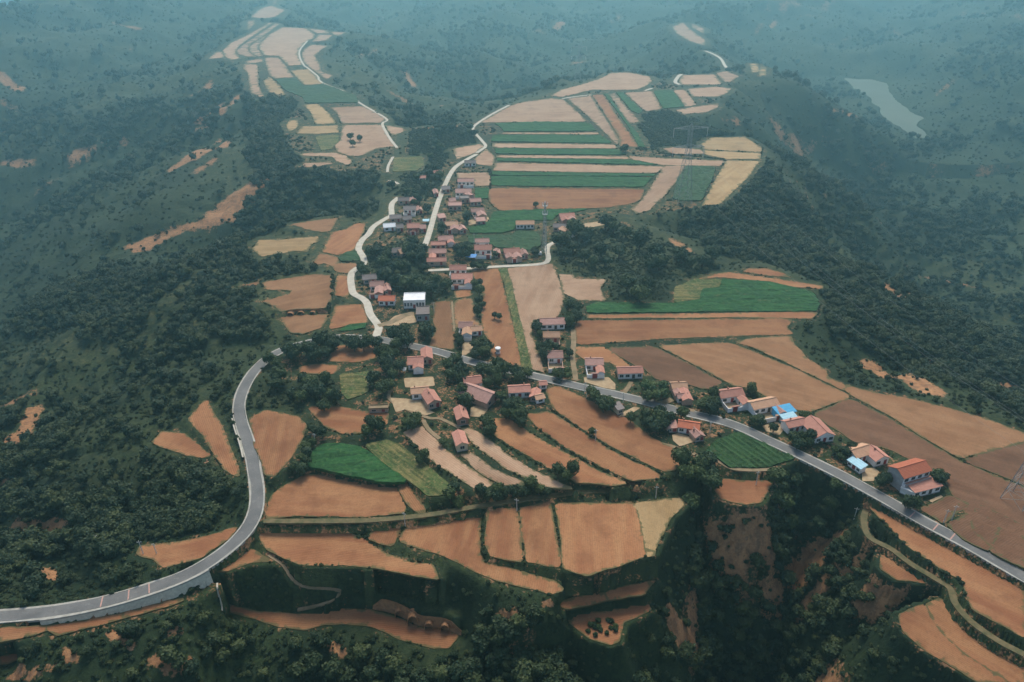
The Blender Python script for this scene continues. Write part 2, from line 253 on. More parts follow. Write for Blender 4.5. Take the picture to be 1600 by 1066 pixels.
TRACKS = [  # name, half width, kind, tile, z, points, label
 ('village_street', 1.9, 'concrete', 'T4', 0, [(296,735),(330,640),(360,540),(388,440),(424,330),(472,215),(532,112),(620,50),(700,5)], 'straight pale concrete street through the upper village'),
 ('lane', 1.5, 'concrete', 'T2', 0, [(128,683),(150,668),(168,652),(150,627),(118,590),(112,570),(140,545),(205,505),(272,470)], 'pale lane climbing from the street past the junction trees'),
 ('lane', 2.0, 'concrete', 'T3', 0, [(858,1025),(870,1000),(880,950),(832,880),(810,810),(775,780),(732,755),(718,700),(718,645),(740,615),(790,580),(790,540),(762,490),(782,440),(820,405),(850,360),(900,325),(940,302),(958,290),(960,225),(1000,185)], 'winding pale lane up the left side of the village'),
 ('lane', 1.2, 'concrete', 'T3', 0, [(940,85),(975,92),(1000,106)], 'short pale bend of lane among the trees'),
 ('lane', 1.6, 'concrete', 'T4', 0, [(335,886),(450,880),(640,870),(870,856),(1100,845),(1215,830),(1245,795),(1236,735),(1252,692),(1345,655),(1435,620),(1462,585)], 'pale lane curving round the foot of the mast'),
 ('farm_track', 1.3, 'concrete', 'T1', 0, [(712,252),(668,305),(664,350),(690,402),(716,422),(776,472),(782,492),(822,520),(920,556),(962,577),(1000,604),(1030,632),(1075,660),(1200,735),(1174,765),(1218,850),(1265,912)], 'thin pale track along the far tongue of land'),
 ('farm_track', 1.1, 'concrete', 'T1', 0, [(1240,968),(1212,1020),(1205,1062)], 'thin pale track below the grassy plot'),
 ('farm_track', 2.4, 'concrete', 'T2', 0, [(1048,333),(1034,336),(1014,366),(1036,378)], 'pale kinked track at the far corner of the plateau'),
 ('farm_track', 2.2, 'concrete', 'T2', -6, [(1146,227),(1180,240),(1217,262),(1234,290),(1252,312)], 'pale track rounding the far ridge'),
 ('farm_track', 1.6, 'concrete', 'T2', 0, [(878,405),(912,394)], 'short pale piece of track by the far green square'),
 ('farm_track', 1.4, 'concrete', 'T2', 0, [(508,441),(575,431),(640,424)], 'short pale track at the corner of the wide field'),
 ('farm_track', 1.1, 'gtrack', 'T10', -3, [(36,292),(60,290),(180,291),(430,290),(560,286),(700,275),(850,258),(950,240),(1100,214),(1250,191),(1420,168),(1540,153),(1700,142),(1800,128),(1840,118),(1872,96)], 'grassy dirt track across the orange terraces'),
 ('footpath', 0.5, 'dirt', 'T10', -11, [(60,455,-8),(130,502,-9),(160,550,-11),(200,592,-13),(262,612,-14),(330,615,-14.5),(395,622,-15),(405,635,-16),(362,672,-18),(300,695,-19.5),(200,715,-21)], 'narrow dirt path winding down the scrub bank'),
 ('farm_track', 1.1, 'gtrack', 'T12', -5, [(306,336),(288,400),(310,470),(400,520),(480,580),(580,640),(642,682),(662,740),(722,812),(832,892),(945,952)], 'sunken green track beside the bottom corner fields'),
 ('farm_track', 1.2, 'dirt', 'T5', 0, [(1497,570),(1500,660),(1494,760),(1512,880),(1510,905)], 'straight earth track beside the brick houses'),
 ('farm_track', 1.8, 'dirt', 'T5', 0, [(215,545),(300,520),(400,472),(450,465)], 'sandy drive up to the white flat roofed hall'),
 ('footpath', 0.5, 'dirt', 'T5', 0, [(700,385),(706,480),(716,580)], 'thin earth path between two tan fields'),
 ('footpath', 0.8, 'dirt', 'T13', -0.4, [(-60,395),(0,432),(120,465),(250,512),(330,532),(405,572),(500,583),(600,580),(640,570)], 'narrow earth path edging the planted rows'),
 ('footpath', 0.8, 'dirt', 'T7', -0.2, [(200,330),(215,400),(430,500),(520,510),(600,545),(650,572)], 'sandy path past the threshing yard'),
 ('footpath', 0.9, 'dirt', 'T7', -0.3, [(415,520),(450,580),(520,640)], 'short pale path beside the pale strips'),
 ('farm_track', 1.5, 'dirt', 'T14', 0, [(820,595),(900,600),(1000,560)], 'sandy drive to the courtyard house'),
 ('farm_track', 1.2, 'dirt', 'T14', 0, [(1040,630),(1130,655),(1230,690)], 'earth verge track under the roadside trees'),
 ('footpath', 1.0, 'dirt', 'T14', 0, [(500,495),(540,440),(575,380)], 'short path from the road to the long white house'),
]
YARDS = [('T7', 0, [(205,375),(340,385),(440,400),(455,455),(490,470),(430,490),(300,450),(240,470)], 'pale threshing yard in front of the tan roofed house'),
        ('T7', 0, [(720,440),(800,405),(830,450),(790,500),(715,495)], 'sandy yard beside the blue tarpaulin'),
        ('T14', 0, [(1000,930),(1060,915),(1200,950),(1240,1000),(1080,1050),(1010,990)], 'yellow sandy yard of the orange red roofed house'),
        ('T14', 0, [(500,690),(600,640),(670,650),(560,720),(440,745)], 'sandy patch beside the tiny hut'),
        ('T13', 0, [(1090,575),(1150,570),(1180,590),(1150,640),(1090,640)], 'yellow yard between the pale shed and the road'),
        ('T13', 0, [(570,350),(650,330),(690,360),(660,400),(590,380)], 'dusty yard in front of the blue sheds'),
        ('T14', 0, [(80,330),(340,330),(410,400),(410,460),(280,440),(90,380)], 'bare yard between the white gate and the road'),
        ('T5', 0, [(320,480),(440,450),(470,520),(360,540),(250,545)], 'sandy forecourt of the white hall'),
        ('T4', 0, [(640,505),(790,480),(800,510),(640,545)], 'bare yard below the white fronted compound'),
        ('T13', 0, [(1440,740),(1500,712),(1512,722),(1450,752)], 'bare earth in front of the two storey house'),
        ('T7', 0, [(290,250),(480,240),(490,300),(300,310)], 'bare earth terrace below the cross roofed house'),
        ('T5', 0, [(770,650),(880,645),(860,690),(790,735),(765,735)], 'earth drive below the red gate of the white house'),
        ('T2', 0, [(600,1000),(720,982),(715,1000),(620,1020)], 'bare clearing beside the end of the lane')]
GULLIES = [
 [(1083,738,-6,2),(1078,790,-30,3),(1085,850,-47,4),(1110,930,-64,6),(1150,1010,-80,9),(1190,1080,-92,12),(1230,1250,-100,15)],
 [(1268,775,-9,2),(1248,830,-30,3),(1228,900,-50,5),(1195,960,-68,7),(1165,1030,-84,9)],
 [(1385,915,-18,2),(1335,960,-50,4),(1265,1005,-70,6),(1195,1050,-86,9)],
]
RIDGES = [   # world polylines (x, y, z), slope
 ([(-900,100,0),(-960,700,10),(-1020,1200,30),(-950,1800,60),(-700,2900,100)], 0.36),
 ([(-900,3200,100),(-100,2700,60),(500,2600,80),(1200,2800,110),(2200,2900,120)], 0.28),
 ([(300,1750,-20),(700,2100,20),(900,2500,70)], 0.30),
 ([(-60,1500,-40),(-40,1900,-10),(-50,2500,50)], 0.26),
 ([(880,250,10),(980,700,30),(1080,1100,50),(1200,1600,80),(1500,2300,110)], 0.40),
]
LAKE_Z = -104.0
LAKE = [(1318,122),(1340,124),(1360,124),(1385,130),(1395,150),(1420,172),(1440,183),(1430,195),(1450,214),(1425,215),(1412,205),(1400,198),(1380,185),(1382,178),(1365,160),(1355,148),(1330,138)]
BARE = [(350,318,415,282,6),(325,352,385,318,6),(240,372,300,352,6),(215,392,262,375,5),(285,250,345,218,6),(300,272,340,245,6),(310,205,350,178,6),(110,262,150,238,7),(345,172,375,150,7),(60,300,90,280,6),(380,300,412,270,5),(360,345,400,322,5),(330,335,420,285,9),(300,362,400,300,8),(195,386,330,342,7),(280,260,350,225,9),(95,250,165,220,9),(170,235,205,222,6),(5,120,30,140,16),(0,160,20,168,12),(0,203,18,208,9),(5,257,48,255,9),(20,690,60,640,8),(20,830,100,825,6),(0,640,50,620,6),(190,808,212,808,4),(272,806,298,770,5),(70,893,88,905,4),(300,150,330,130,8),(310,190,345,165,8),(270,265,320,235,7),
 (1418,455,1440,478,7),(1350,430,1400,460,5),(1360,570,1400,590,7),(1420,590,1452,612,9),(1450,435,1550,456,5),(1500,596,1590,612,6),(1068,380,1088,408,5),(1048,373,1060,385,4),(1265,268,1300,285,6),(1300,180,1335,180,7),(1035,195,1060,188,8),(1130,188,1150,190,6),
 (610,145,690,165,8),(630,110,645,135,8),(868,48,882,36,12),(825,48,858,58,9),(895,100,925,95,8),(955,35,975,20,14),(1280,70,1340,58,7),(1395,45,1430,55,9),(1180,55,1215,35,8),(1460,150,1500,120,7),(1500,20,1600,32,6),(170,35,220,45,12),(185,75,205,80,8),(560,90,590,75,6),(905,25,940,30,8),(1200,8,1330,5,8),(1195,18,1320,16,6),(1205,28,1310,27,6),
 (170,990,205,1012,3),(268,992,288,984,3),(245,1038,262,1052,4),(292,1046,300,1032,3),(50,1058,95,1045,3),(105,1022,112,1036,3),(12,1058,32,1050,3),(520,1012,535,1020,3),(845,945,860,940,3),(780,965,830,975,3),(1048,950,1060,1000,5),(1065,985,1085,1035,6),
 (1092,815,1125,872,4),(1128,900,1150,880,5),(1150,885,1200,858,6),(1150,822,1197,832,5),(1218,795,1226,825,4),(1232,905,1282,862,7),(1262,945,1300,895,5),(1318,895,1345,880,5),(1352,935,1385,930,6),(1250,965,1262,945,3),(1290,920,1310,900,4)]

# ------------------------------------------------------------------ world polygons of the level ground
def wpoly(t, pts, z):
    return np.array([G(u, v, z) for u, v in [q[:2] for q in tile(t, pts)]])
def chaikin(p):
    q = np.roll(p, -1, axis=0)
    out = np.empty((len(p) * 2, 2)); out[0::2] = p * .94 + q * .06; out[1::2] = p * .06 + q * .94
    return out
def densify(p, step, closed=True):
    out = []
    n = len(p)
    for i in range(n if closed else n - 1):
        a, b = p[i], p[(i + 1) % n]
        k = max(1, int(np.linalg.norm(b - a) / step))
        for j in range(k): out.append(a + (b - a) * j / k)
    if not closed: out.append(p[-1])
    return np.array(out)
def inside(poly, x, y):
    r = np.zeros(x.shape, bool)
    n = len(poly)
    for i in range(n):
        x1, y1 = poly[i]; x2, y2 = poly[(i + 1) % n]
        if y1 == y2: continue
        c = ((y1 > y) != (y2 > y)) & (x < (x2 - x1) * (y - y1) / (y2 - y1) + x1)
        r ^= c
    return r
def spline(pts, step):
    """Catmull-Rom through rows of any width, resampled about every STEP metres (first two columns are x, y)."""
    P_ = np.array(pts, float); P_ = np.vstack([2 * P_[0] - P_[1], P_, 2 * P_[-1] - P_[-2]])
    out = []
    for i in range(1, len(P_) - 2):
        a, b, c, d = P_[i - 1:i + 3]
        n = max(2, int(np.linalg.norm((c - b)[:2]) / step))
        for j in range(n):
            t = j / n
            out.append(.5 * (2 * b + (c - a) * t + (2 * a - 5 * b + 4 * c - d) * t * t + (3 * b - a - 3 * c + d) * t ** 3))
    out.append(P_[-2])
    return np.array(out)

fld = []
for kind, z, t, pts, where, ang in FIELDS:
    p = chaikin(wpoly(t, pts, z))
    dist = np.linalg.norm(p.mean(0))
    step = max(1.2, dist * .005)
    p = densify(p, step)
    nx = np.roll(p, -1, 0) - np.roll(p, 1, 0)
    nx = np.stack([nx[:, 1], -nx[:, 0]], 1) / (np.linalg.norm(nx, axis=1)[:, None] + 1e-6)
    if np.sum(p[:, 0] * np.roll(p[:, 1], -1) - np.roll(p[:, 0], -1) * p[:, 1]) < 0: nx = -nx
    p = p + nx * (np.clip(.75 - dist * .0006, .25, .55) + fbm(p[:, 0], p[:, 1], 8.0, 4, 41, .65) * min(1.2, .65 + dist * .0006))[:, None]
    fld.append(dict(kind=kind, z=z, poly=p, where=where, ang=ang, dist=dist))
flats = [(z, densify(wpoly(t, pts, z), 4.0)) for z, t, pts in FLATS]
yards = [(z, densify(chaikin(wpoly(t, pts, z)), 1.5), lab) for t, z, pts, lab in YARDS]
road_c = spline([G(u, v, z) + (z,) for u, v, z in ROAD], 2.5)
tracks_c = []
for nm, hw, kind, t, z, pts, lab in TRACKS:
    c3 = [(q[0], q[1], q[2] if len(q) > 2 else z) for q in tile(t, pts)]
    c = [G(*q) for q in c3]
    tracks_c.append(spline([q + (w[2],) for q, w in zip(c, c3)], max(1.5, np.linalg.norm(np.mean(c, 0)) * .005)))

# ------------------------------------------------------------------ terrain grid
NR, NC = 620, 640
Y0, Y1 = 60.0, 4300.0
yr = Y0 * (Y1 / Y0) ** (np.arange(NR) / (NR - 1))
sc_ = np.linspace(-1, 1, NC)
YY = np.repeat(yr[:, None], NC, 1)
XX = sc_[None, :] * (0.95 * YY + 80)
gx, gy = XX.ravel(), YY.ravel()
NV = len(gx)

def seg_dist(x, y, line):
    """distance to a polyline and the position along it (index + fraction)"""
    bd = np.full(x.shape, 1e9); bt = np.zeros(x.shape)
    for i in range(len(line) - 1):
        ax, ay = line[i][:2]; bx, by = line[i + 1][:2]
        vx, vy = bx - ax, by - ay
        t = np.clip(((x - ax) * vx + (y - ay) * vy) / (vx * vx + vy * vy + 1e-9), 0, 1)
        d = np.hypot(x - ax - t * vx, y - ay - t * vy)
        m = d < bd
        bd[m] = d[m]; bt[m] = i + t[m]
    return bd, bt

level = np.full(NV, np.nan)          # exact level inside flats / fields / roads
cover = np.zeros(NV, np.int8)        # 1 = a sheet lies above
for z, p in flats:
    lo, hi = p.min(0), p.max(0)
    ix = np.where((gx > lo[0]) & (gx < hi[0]) & (gy > lo[1]) & (gy < hi[1]))[0]
    m = inside(p, gx[ix], gy[ix]); level[ix[m]] = z
for f in fld:
    p = f['poly']; lo, hi = p.min(0), p.max(0)
    ix = np.where((gx > lo[0]) & (gx < hi[0]) & (gy > lo[1]) & (gy < hi[1]))[0]
    m = inside(p, gx[ix], gy[ix]); level[ix[m]] = f['z']; cover[ix[m]] = 1
for z, p, _ in yards:
    m = inside(p, gx, gy); level[m] = z; cover[m] = 1
def stamp(line, hw, cv=2):
    lo, hi = line[:, :2].min(0) - hw - 1, line[:, :2].max(0) + hw + 1
    ix = np.where((gx > lo[0]) & (gx < hi[0]) & (gy > lo[1]) & (gy < hi[1]))[0]
    best = np.full(len(ix), 1e9); zz = np.zeros(len(ix))
    kd = kdtree.KDTree(len(line))
    for i, q in enumerate(line): kd.insert((q[0], q[1], 0), i)
    kd.balance()
    for k, i in enumerate(ix):
        _, j, dd = kd.find((gx[i], gy[i], 0)); best[k] = dd; zz[k] = line[j, 2]
    m = best < hw
    level[ix[m]] = zz[m]; cover[ix[m]] = cv
for c, tr in zip(tracks_c, TRACKS): stamp(c, tr[1] + .6)
stamp(spline(road_c[::2], 1.2), 3.3)
def road_part(u0, u1):
    a, b = np.array(G(*u0)), np.array(G(*u1))
    i = int(np.argmin(np.hypot(*(road_c[:, :2] - a).T))); j = int(np.argmin(np.hypot(*(road_c[:, :2] - b).T)))
    return road_c[min(i, j):max(i, j) + 1]
wall_c = road_part((60, 962, -8), (318, 890, -5.5))
_t = np.gradient(wall_c[:, :2], axis=0); _t /= np.linalg.norm(_t, axis=1)[:, None]
foot = np.column_stack([wall_c[:, 0] + _t[:, 1] * 6.8, wall_c[:, 1] - _t[:, 0] * 6.8, np.full(len(wall_c), -9.8)])
stamp(spline(foot, 1.0), 2.2, 4)
BANKS = [('T10', [(560,716),(620,726),(690,748),(757,785),(800,800),(850,806),(910,815),(985,842)], -22, 4.4, 'bare earth cliff with caves behind the lowest orange terrace'),
         ('T3', [(305,888),(357,884),(420,880),(490,878),(585,874)], 0, 2.3, 'low earth bank with three caves across the tan field')]
def back_of(c):
    tt = np.gradient(c, axis=0); tt /= np.linalg.norm(tt, axis=1)[:, None]; nb = np.stack([-tt[:, 1], tt[:, 0]], 1); nb[nb[:, 1] < 0] *= -1
    return nb
ledge = spline([G(u, v, -22) for u, v in tile('T10', BANKS[0][1])], 1.0)
ledge = np.column_stack([ledge + back_of(ledge) * 4.2, np.full(len(ledge), -17.4)])
stamp(ledge[3:-3], 2.8, 4)

samples = []
for z, p in flats: samples += [(q[0], q[1], z) for q in p[::2]]
for f in fld: samples += [(q[0], q[1], f['z']) for q in f['poly']]
samples += [tuple(q) for q in road_c] + [tuple(q) for q in foot] + [tuple(q) for q in ledge[3:-3]] + [(q[0], q[1], z) for z, p, _ in yards for q in p]
for c in tracks_c: samples += [tuple(q) for q in c]
sz = np.array([s[2] for s in samples])
exact = [(q[0], q[1], f['z']) for f in fld for q in f['poly']] + [tuple(q) for q in road_c] + [(q[0], q[1], z) for z, p, _ in yards for q in p]
for c in tracks_c: exact += [tuple(q) for q in c]
xz = np.array([s[2] for s in exact])
kdx = kdtree.KDTree(len(exact))
for i, s in enumerate(exact): kdx.insert((s[0], s[1], 0), i)
kdx.balance()
dX = np.full(NV, 99.0)
kd = kdtree.KDTree(len(samples))
for i, s in enumerate(samples): kd.insert((s[0], s[1], 0), i)
kd.balance()
dF = np.zeros(NV); zB = np.where(np.isnan(level), 0, level)
for i in np.where(np.isnan(level))[0]:
    r = kd.find_n((gx[i], gy[i], 0), 14)
    ws = zs = 0.0
    for _, j, dd in r:
        w = 1 / (dd * dd + .3); ws += w; zs += w * sz[j]
    zB[i] = zs / ws; dF[i] = r[0][2]
grid = lambda a: a.reshape(NR, NC)
cell = .0075 * gy + .35
for i in np.where((cover == 0) & (np.nan_to_num(dF) < 40))[0]:
    _, j, dd = kdx.find((gx[i], gy[i], 0))
    dX[i] = dd
    if dd < cell[i] * 1.15: level[i] = xz[j]; zB[i] = xz[j]; cover[i] = 3; dF[i] = 0
free = np.isnan(level)
def blur(a, mask, n):
    a = grid(a).copy(); mk = grid(mask)
    for _ in range(n):
        b = a.copy()
        b[1:-1, 1:-1] = (a[:-2, 1:-1] + a[2:, 1:-1] + a[1:-1, :-2] + a[1:-1, 2:]) * .2 + a[1:-1, 1:-1] * .2
        a = np.where(mk, b, a)
    return a.ravel()
zB = blur(zB, (cover == 0) & (free | (dX > .5)), 14)
zB = blur(zB, (cover == 0) & ((free & (dF > 3.0)) | (~free & (dX > 5))), 50)
rampd = sstep(3, 45, dF)
slope = np.where(gy < 240, .50, .37) * (1 + .35 * fbm(gx, gy, 170, 2, 11))
slope = slope * (1 - .15 * sstep(600, 1200, gy)) * (1 + .9 * sstep(100, 260, gx) * sstep(420, 650, gy))
dd_ = np.maximum(dF - 3 - 2.5 * fbm(gx, gy, 25, 2, 77), 0)
zt = zB - slope * (np.sqrt(dd_ ** 2 + 36) - 6) - .16
# other ridges, far hills
def smax(a, b, k):
    h = np.clip(.5 + .5 * (a - b) / k, 0, 1); return b * (1 - h) + a * h + k * h * (1 - h)
hills = np.full(NV, -400.0)
for line, sl in RIDGES:
    d, t = seg_dist(gx, gy, line)
    zl = np.interp(t, range(len(line)), [q[2] for q in line])
    warp = 1 + .35 * fbm(gx, gy, 400, 3, 23)
    hills = smax(hills, zl - sl * d * warp, 30)
base = smax(np.where(free, np.maximum(zt, -400), zt), hills, 20)
base = smax(base, np.full(NV, -118.0) + 10 * fbm(gx, gy, 300, 2, 5), 18)
z = np.where(free, np.where(dF < 30, zt + (base - zt) * sstep(8, 30, dF), base), zB)
# spurs and gullies on the slopes, then old terraces
rel = rampd * (15 * (ridged(gx, gy, 130, 3, 31) - .35) + 5 * fbm(gx, gy, 60, 3, 13))
rel += sstep(60, 300, dF) * (1 - .8 * sstep(150, 350, gx) * sstep(500, 700, gy) * sstep(1500, 1200, gy)) * (30 * (ridged(gx + 40 * fbm(gx, gy, 200, 2, 8), gy, 330, 3, 61) - .35))
z = z + np.where(free, rel, 0)
stp = 5.0
q = z / stp + .8 * fbm(gx, gy, 90, 2, 91); fr = q - np.floor(q)
zt2 = (np.floor(q) + sstep(.55, 1.0, fr) - .8 * fbm(gx, gy, 90, 2, 91)) * stp
tmask = rampd * sstep(-.25, .15, fbm(gx, gy, 150, 2, 101)) * .9
z = np.where(free, z + (zt2 - z) * tmask, z)
# ravine
carve = np.full(NV, 1e9)
wob = 6 * fbm(gx, gy, 28, 3, 71) + 7 * (ridged(gx, gy, 34, 2, 73) - .4)
for gl in GULLIES:
    line = [G(u, v, zz) + (zz, w) for u, v, zz, w in gl]
    d, t = seg_dist(gx, gy, line)
    zc = np.interp(t, range(len(line)), [q_[2] for q_ in line]); w = np.interp(t, range(len(line)), [q_[3] for q_ in line])
    e = np.maximum(d - w + wob * sstep(2, 14, d), 0)
    e1 = 9 + 7 * fbm(gx, gy, 22, 2, 79)
    carve = np.minimum(carve, zc + .55 * np.minimum(e, e1) + 2.5 * np.clip(e - e1, 0, 10) + .8 * np.maximum(e - e1 - 10, 0) + 1.2 * fbm(gx, gy, 9, 2, 77))
z = np.where(free, np.maximum(np.minimum(z, carve), zB - 2.1 * dF - .3), z)
rav = free & (carve < 1e8) & (np.abs(z - carve) < 1.0)
z = z + np.where(rav, 5.0 * (ridged(gx, gy, 13, 3, 83) - .45) * sstep(2, 8, dF), 0)
# small lumps
z = z + np.where(free, .45 * rampd * fbm(gx, gy, 7, 2, 201), 0)
# lake bed
lake_w = np.array([G(u, v, LAKE_Z) for u, v in LAKE])
ld = densify(lake_w, 6.0)
ld = ld + 7 * np.stack([fbm(ld[:, 0], ld[:, 1], 40, 3, 15), fbm(ld[:, 0], ld[:, 1], 40, 3, 16)], 1); lake_w = ld
kd2 = kdtree.KDTree(len(ld))
for i, s in enumerate(ld): kd2.insert((s[0], s[1], 0), i)
kd2.balance()
ix = np.where((np.abs(gx - lake_w[:, 0].mean()) < 450) & (np.abs(gy - lake_w[:, 1].mean()) < 700))[0]
li = inside(lake_w, gx[ix], gy[ix])
for k, i in enumerate(ix):
    d = kd2.find((gx[i], gy[i], 0))[2]
    if li[k]: z[i] = min(LAKE_Z - 1.0 - min(d * .2, 6), z[i])
    else:
        lim = LAKE_Z + .8
        w = float(sstep(0, 140, np.array(d)))
        tgt = LAKE_Z + .8 + d * .22
        if d < 150: z[i] = tgt + (z[i] - tgt) * w if z[i] > tgt else max(z[i], lim + d * .02 - 3 * w)
z = np.where((cover > 0) & (cover < 4), z - .12, z)
ZG = grid(z)
LOGR = math.log(Y1 / Y0)
def hz(x, y):
    x = np.asarray(x, float); y = np.asarray(y, float)
    r = np.clip(np.log(np.maximum(y, Y0) / Y0) / LOGR * (NR - 1), 0, NR - 1.001)
    c = np.clip((x / (.95 * y + 80) + 1) * .5 * (NC - 1), 0, NC - 1.001)
    r0 = r.astype(int); c0 = c.astype(int); fr, fc = r - r0, c - c0
    return ((ZG[r0, c0] * (1 - fc) + ZG[r0, c0 + 1] * fc) * (1 - fr) + (ZG[r0 + 1, c0] * (1 - fc) + ZG[r0 + 1, c0 + 1] * fc) * fr)
def hit(u, v):
    d = ray(u, v); t = np.concatenate([np.arange(90, 900, 1.0), np.arange(900, 4200, 4.0)])
    X, Y, Z = d[0] * t, d[1] * t, CAM_H + d[2] * t
    k = np.argmax(Z < hz(X, Y)); return X[k], Y[k]

# slope and bare earth
gzx = np.gradient(ZG, axis=1) / np.maximum(np.gradient(XX, axis=1), 1e-3)
gzy = np.gradient(ZG, axis=0) / np.gradient(YY, axis=0)
steep = np.hypot(gzx, gzy).ravel()
bare = sstep(1.35, 1.9, steep) * .8 * sstep(-.15, .15, fbm(gx, gy, 22, 3, 302)) * sstep(7, 15, dF) + .75 * sstep(.65, .95, steep) * sstep(.05, .4, fbm(gx, gy, 40, 3, 301)) * (gy > 260) * (gy < 1000)
for u1, v1, u2, v2, r in BARE:
    if v1 > 760: r *= .8 if u1 > 1040 else .6
    elif u1 < 430: r *= 1.05 if v1 < 420 else .8
    a, b = hit(u1, v1), hit(u2, v2)
    lo = np.minimum(a, b) - 4 * r; hi = np.maximum(a, b) + 4 * r
    ix = np.where((gx > lo[0]) & (gx < hi[0]) & (gy > lo[1]) & (gy < hi[1]))[0]
    d, _ = seg_dist(gx[ix], gy[ix], [a, b])
    d = d + r * .9 * fbm(gx[ix], gy[ix], r * 2.2, 3, 311)
    bare[ix] = np.maximum(bare[ix], 1.0 - sstep(r * .35, r * .95, d))
bare = blur(bare, free, 2)
bare = np.where(free, bare, np.where(cover == 3, .3, np.where(level < -10, .12, .42)))
THICK = [(0, [(566,395),(640,372),(668,398),(668,424),(704,444),(706,478),(682,484),(650,464),(612,452),(574,438)]), (0, [(868,380),(905,352),(950,346),(1010,362),(1062,388),(1115,405),(1128,416),(1068,440),(1052,480),(958,478),(938,442),(880,440),(864,406)]),
        (0, [(600,300),(620,272),(690,258),(692,304),(645,314)]), (0, [(640,205),(745,198),(745,222),(702,244),(690,262),(640,244)]), (0, [(422,596),(532,590),(538,630),(510,646),(430,618)]), (-1, [(1056,728),(1110,726),(1120,760),(1072,776)]), (0, [(975,660),(1005,646),(1070,654),(1060,680),(1000,676)]),
        (0, [(985,175),(1055,168),(1085,190),(1140,215),(1050,237),(1000,234),(968,205)])]
thick = np.zeros(NV, bool)
for zz, pp in THICK: thick |= inside(np.array([G(u, v, zz) for u, v in pp]), gx, gy) & (cover == 0)
bare = np.where(thick, .05, bare)
grassy = np.where(gy < 330, .45, 1.0) * np.maximum(sstep(-.1, .25, fbm(gx, gy, 160, 3, 401)), .35 * sstep(330, 480, gy)) * sstep(.8, .4, steep)
yard = np.zeros(NV)

# ------------------------------------------------------------------ materials
def mat(name):
    m = bpy.data.materials.new(name); m.use_nodes = True
    nt = m.node_tree; b = nt.nodes['Principled BSDF']
    b.inputs['Roughness'].default_value = .9; b.inputs['Specular IOR Level'].default_value = .15
    return m, nt, b
def N(nt, typ, **kw):
    n = nt.nodes.new(typ)
    for k, v in kw.items():
        if k.startswith('i_'): n.inputs[k[2:].replace('_', ' ')].default_value = v
        else: setattr(n, k, v)
    return n
def c4(c): return (c[0], c[1], c[2], 1)
def noise(nt, scale, detail=4, vec=None, rough=.55):
    n = N(nt, 'ShaderNodeTexNoise'); n.inputs['Scale'].default_value = scale; n.inputs['Detail'].default_value = detail; n.inputs['Roughness'].default_value = rough
    if vec is not None: nt.links.new(vec, n.inputs['Vector'])
    return n.outputs['Fac']
def mix(nt, fac, a, b):
    n = N(nt, 'ShaderNodeMix', data_type='RGBA')
    for s, v in ((0, fac), (6, a), (7, b)):
        if isinstance(v, (int, float)): n.inputs[s].default_value = v
        elif isinstance(v, tuple): n.inputs[s].default_value = c4(v)
        else: nt.links.new(v, n.inputs[s])
    return n.outputs[2]
def ramp(nt, fac, a, b):
    n = N(nt, 'ShaderNodeMapRange'); n.inputs['From Min'].default_value = a; n.inputs['From Max'].default_value = b
    nt.links.new(fac, n.inputs['Value']); return n.outputs[0]
def math_(nt, op, a, b=0.0):
    n = N(nt, 'ShaderNodeMath', operation=op)
    for i, v in enumerate((a, b)):
        if isinstance(v, (int, float)): n.inputs[i].default_value = v
        else: nt.links.new(v, n.inputs[i])
    return n.outputs[0]
def bump(nt, b, h, strength=.4, dist=.3):
    n = N(nt, 'ShaderNodeBump'); n.inputs['Strength'].default_value = strength; n.inputs['Distance'].default_value = dist
    nt.links.new(h, n.inputs['Height']); nt.links.new(n.outputs[0], b.inputs['Normal'])
def attr(nt, name, typ='GEOMETRY'):
    return N(nt, 'ShaderNodeAttribute', attribute_name=name, attribute_type=typ).outputs['Fac']
def pos(nt): return N(nt, 'ShaderNodeNewGeometry').outputs['Position']
SOIL_A, SOIL_B = (.305, .142, .064), (.225, .092, .042)

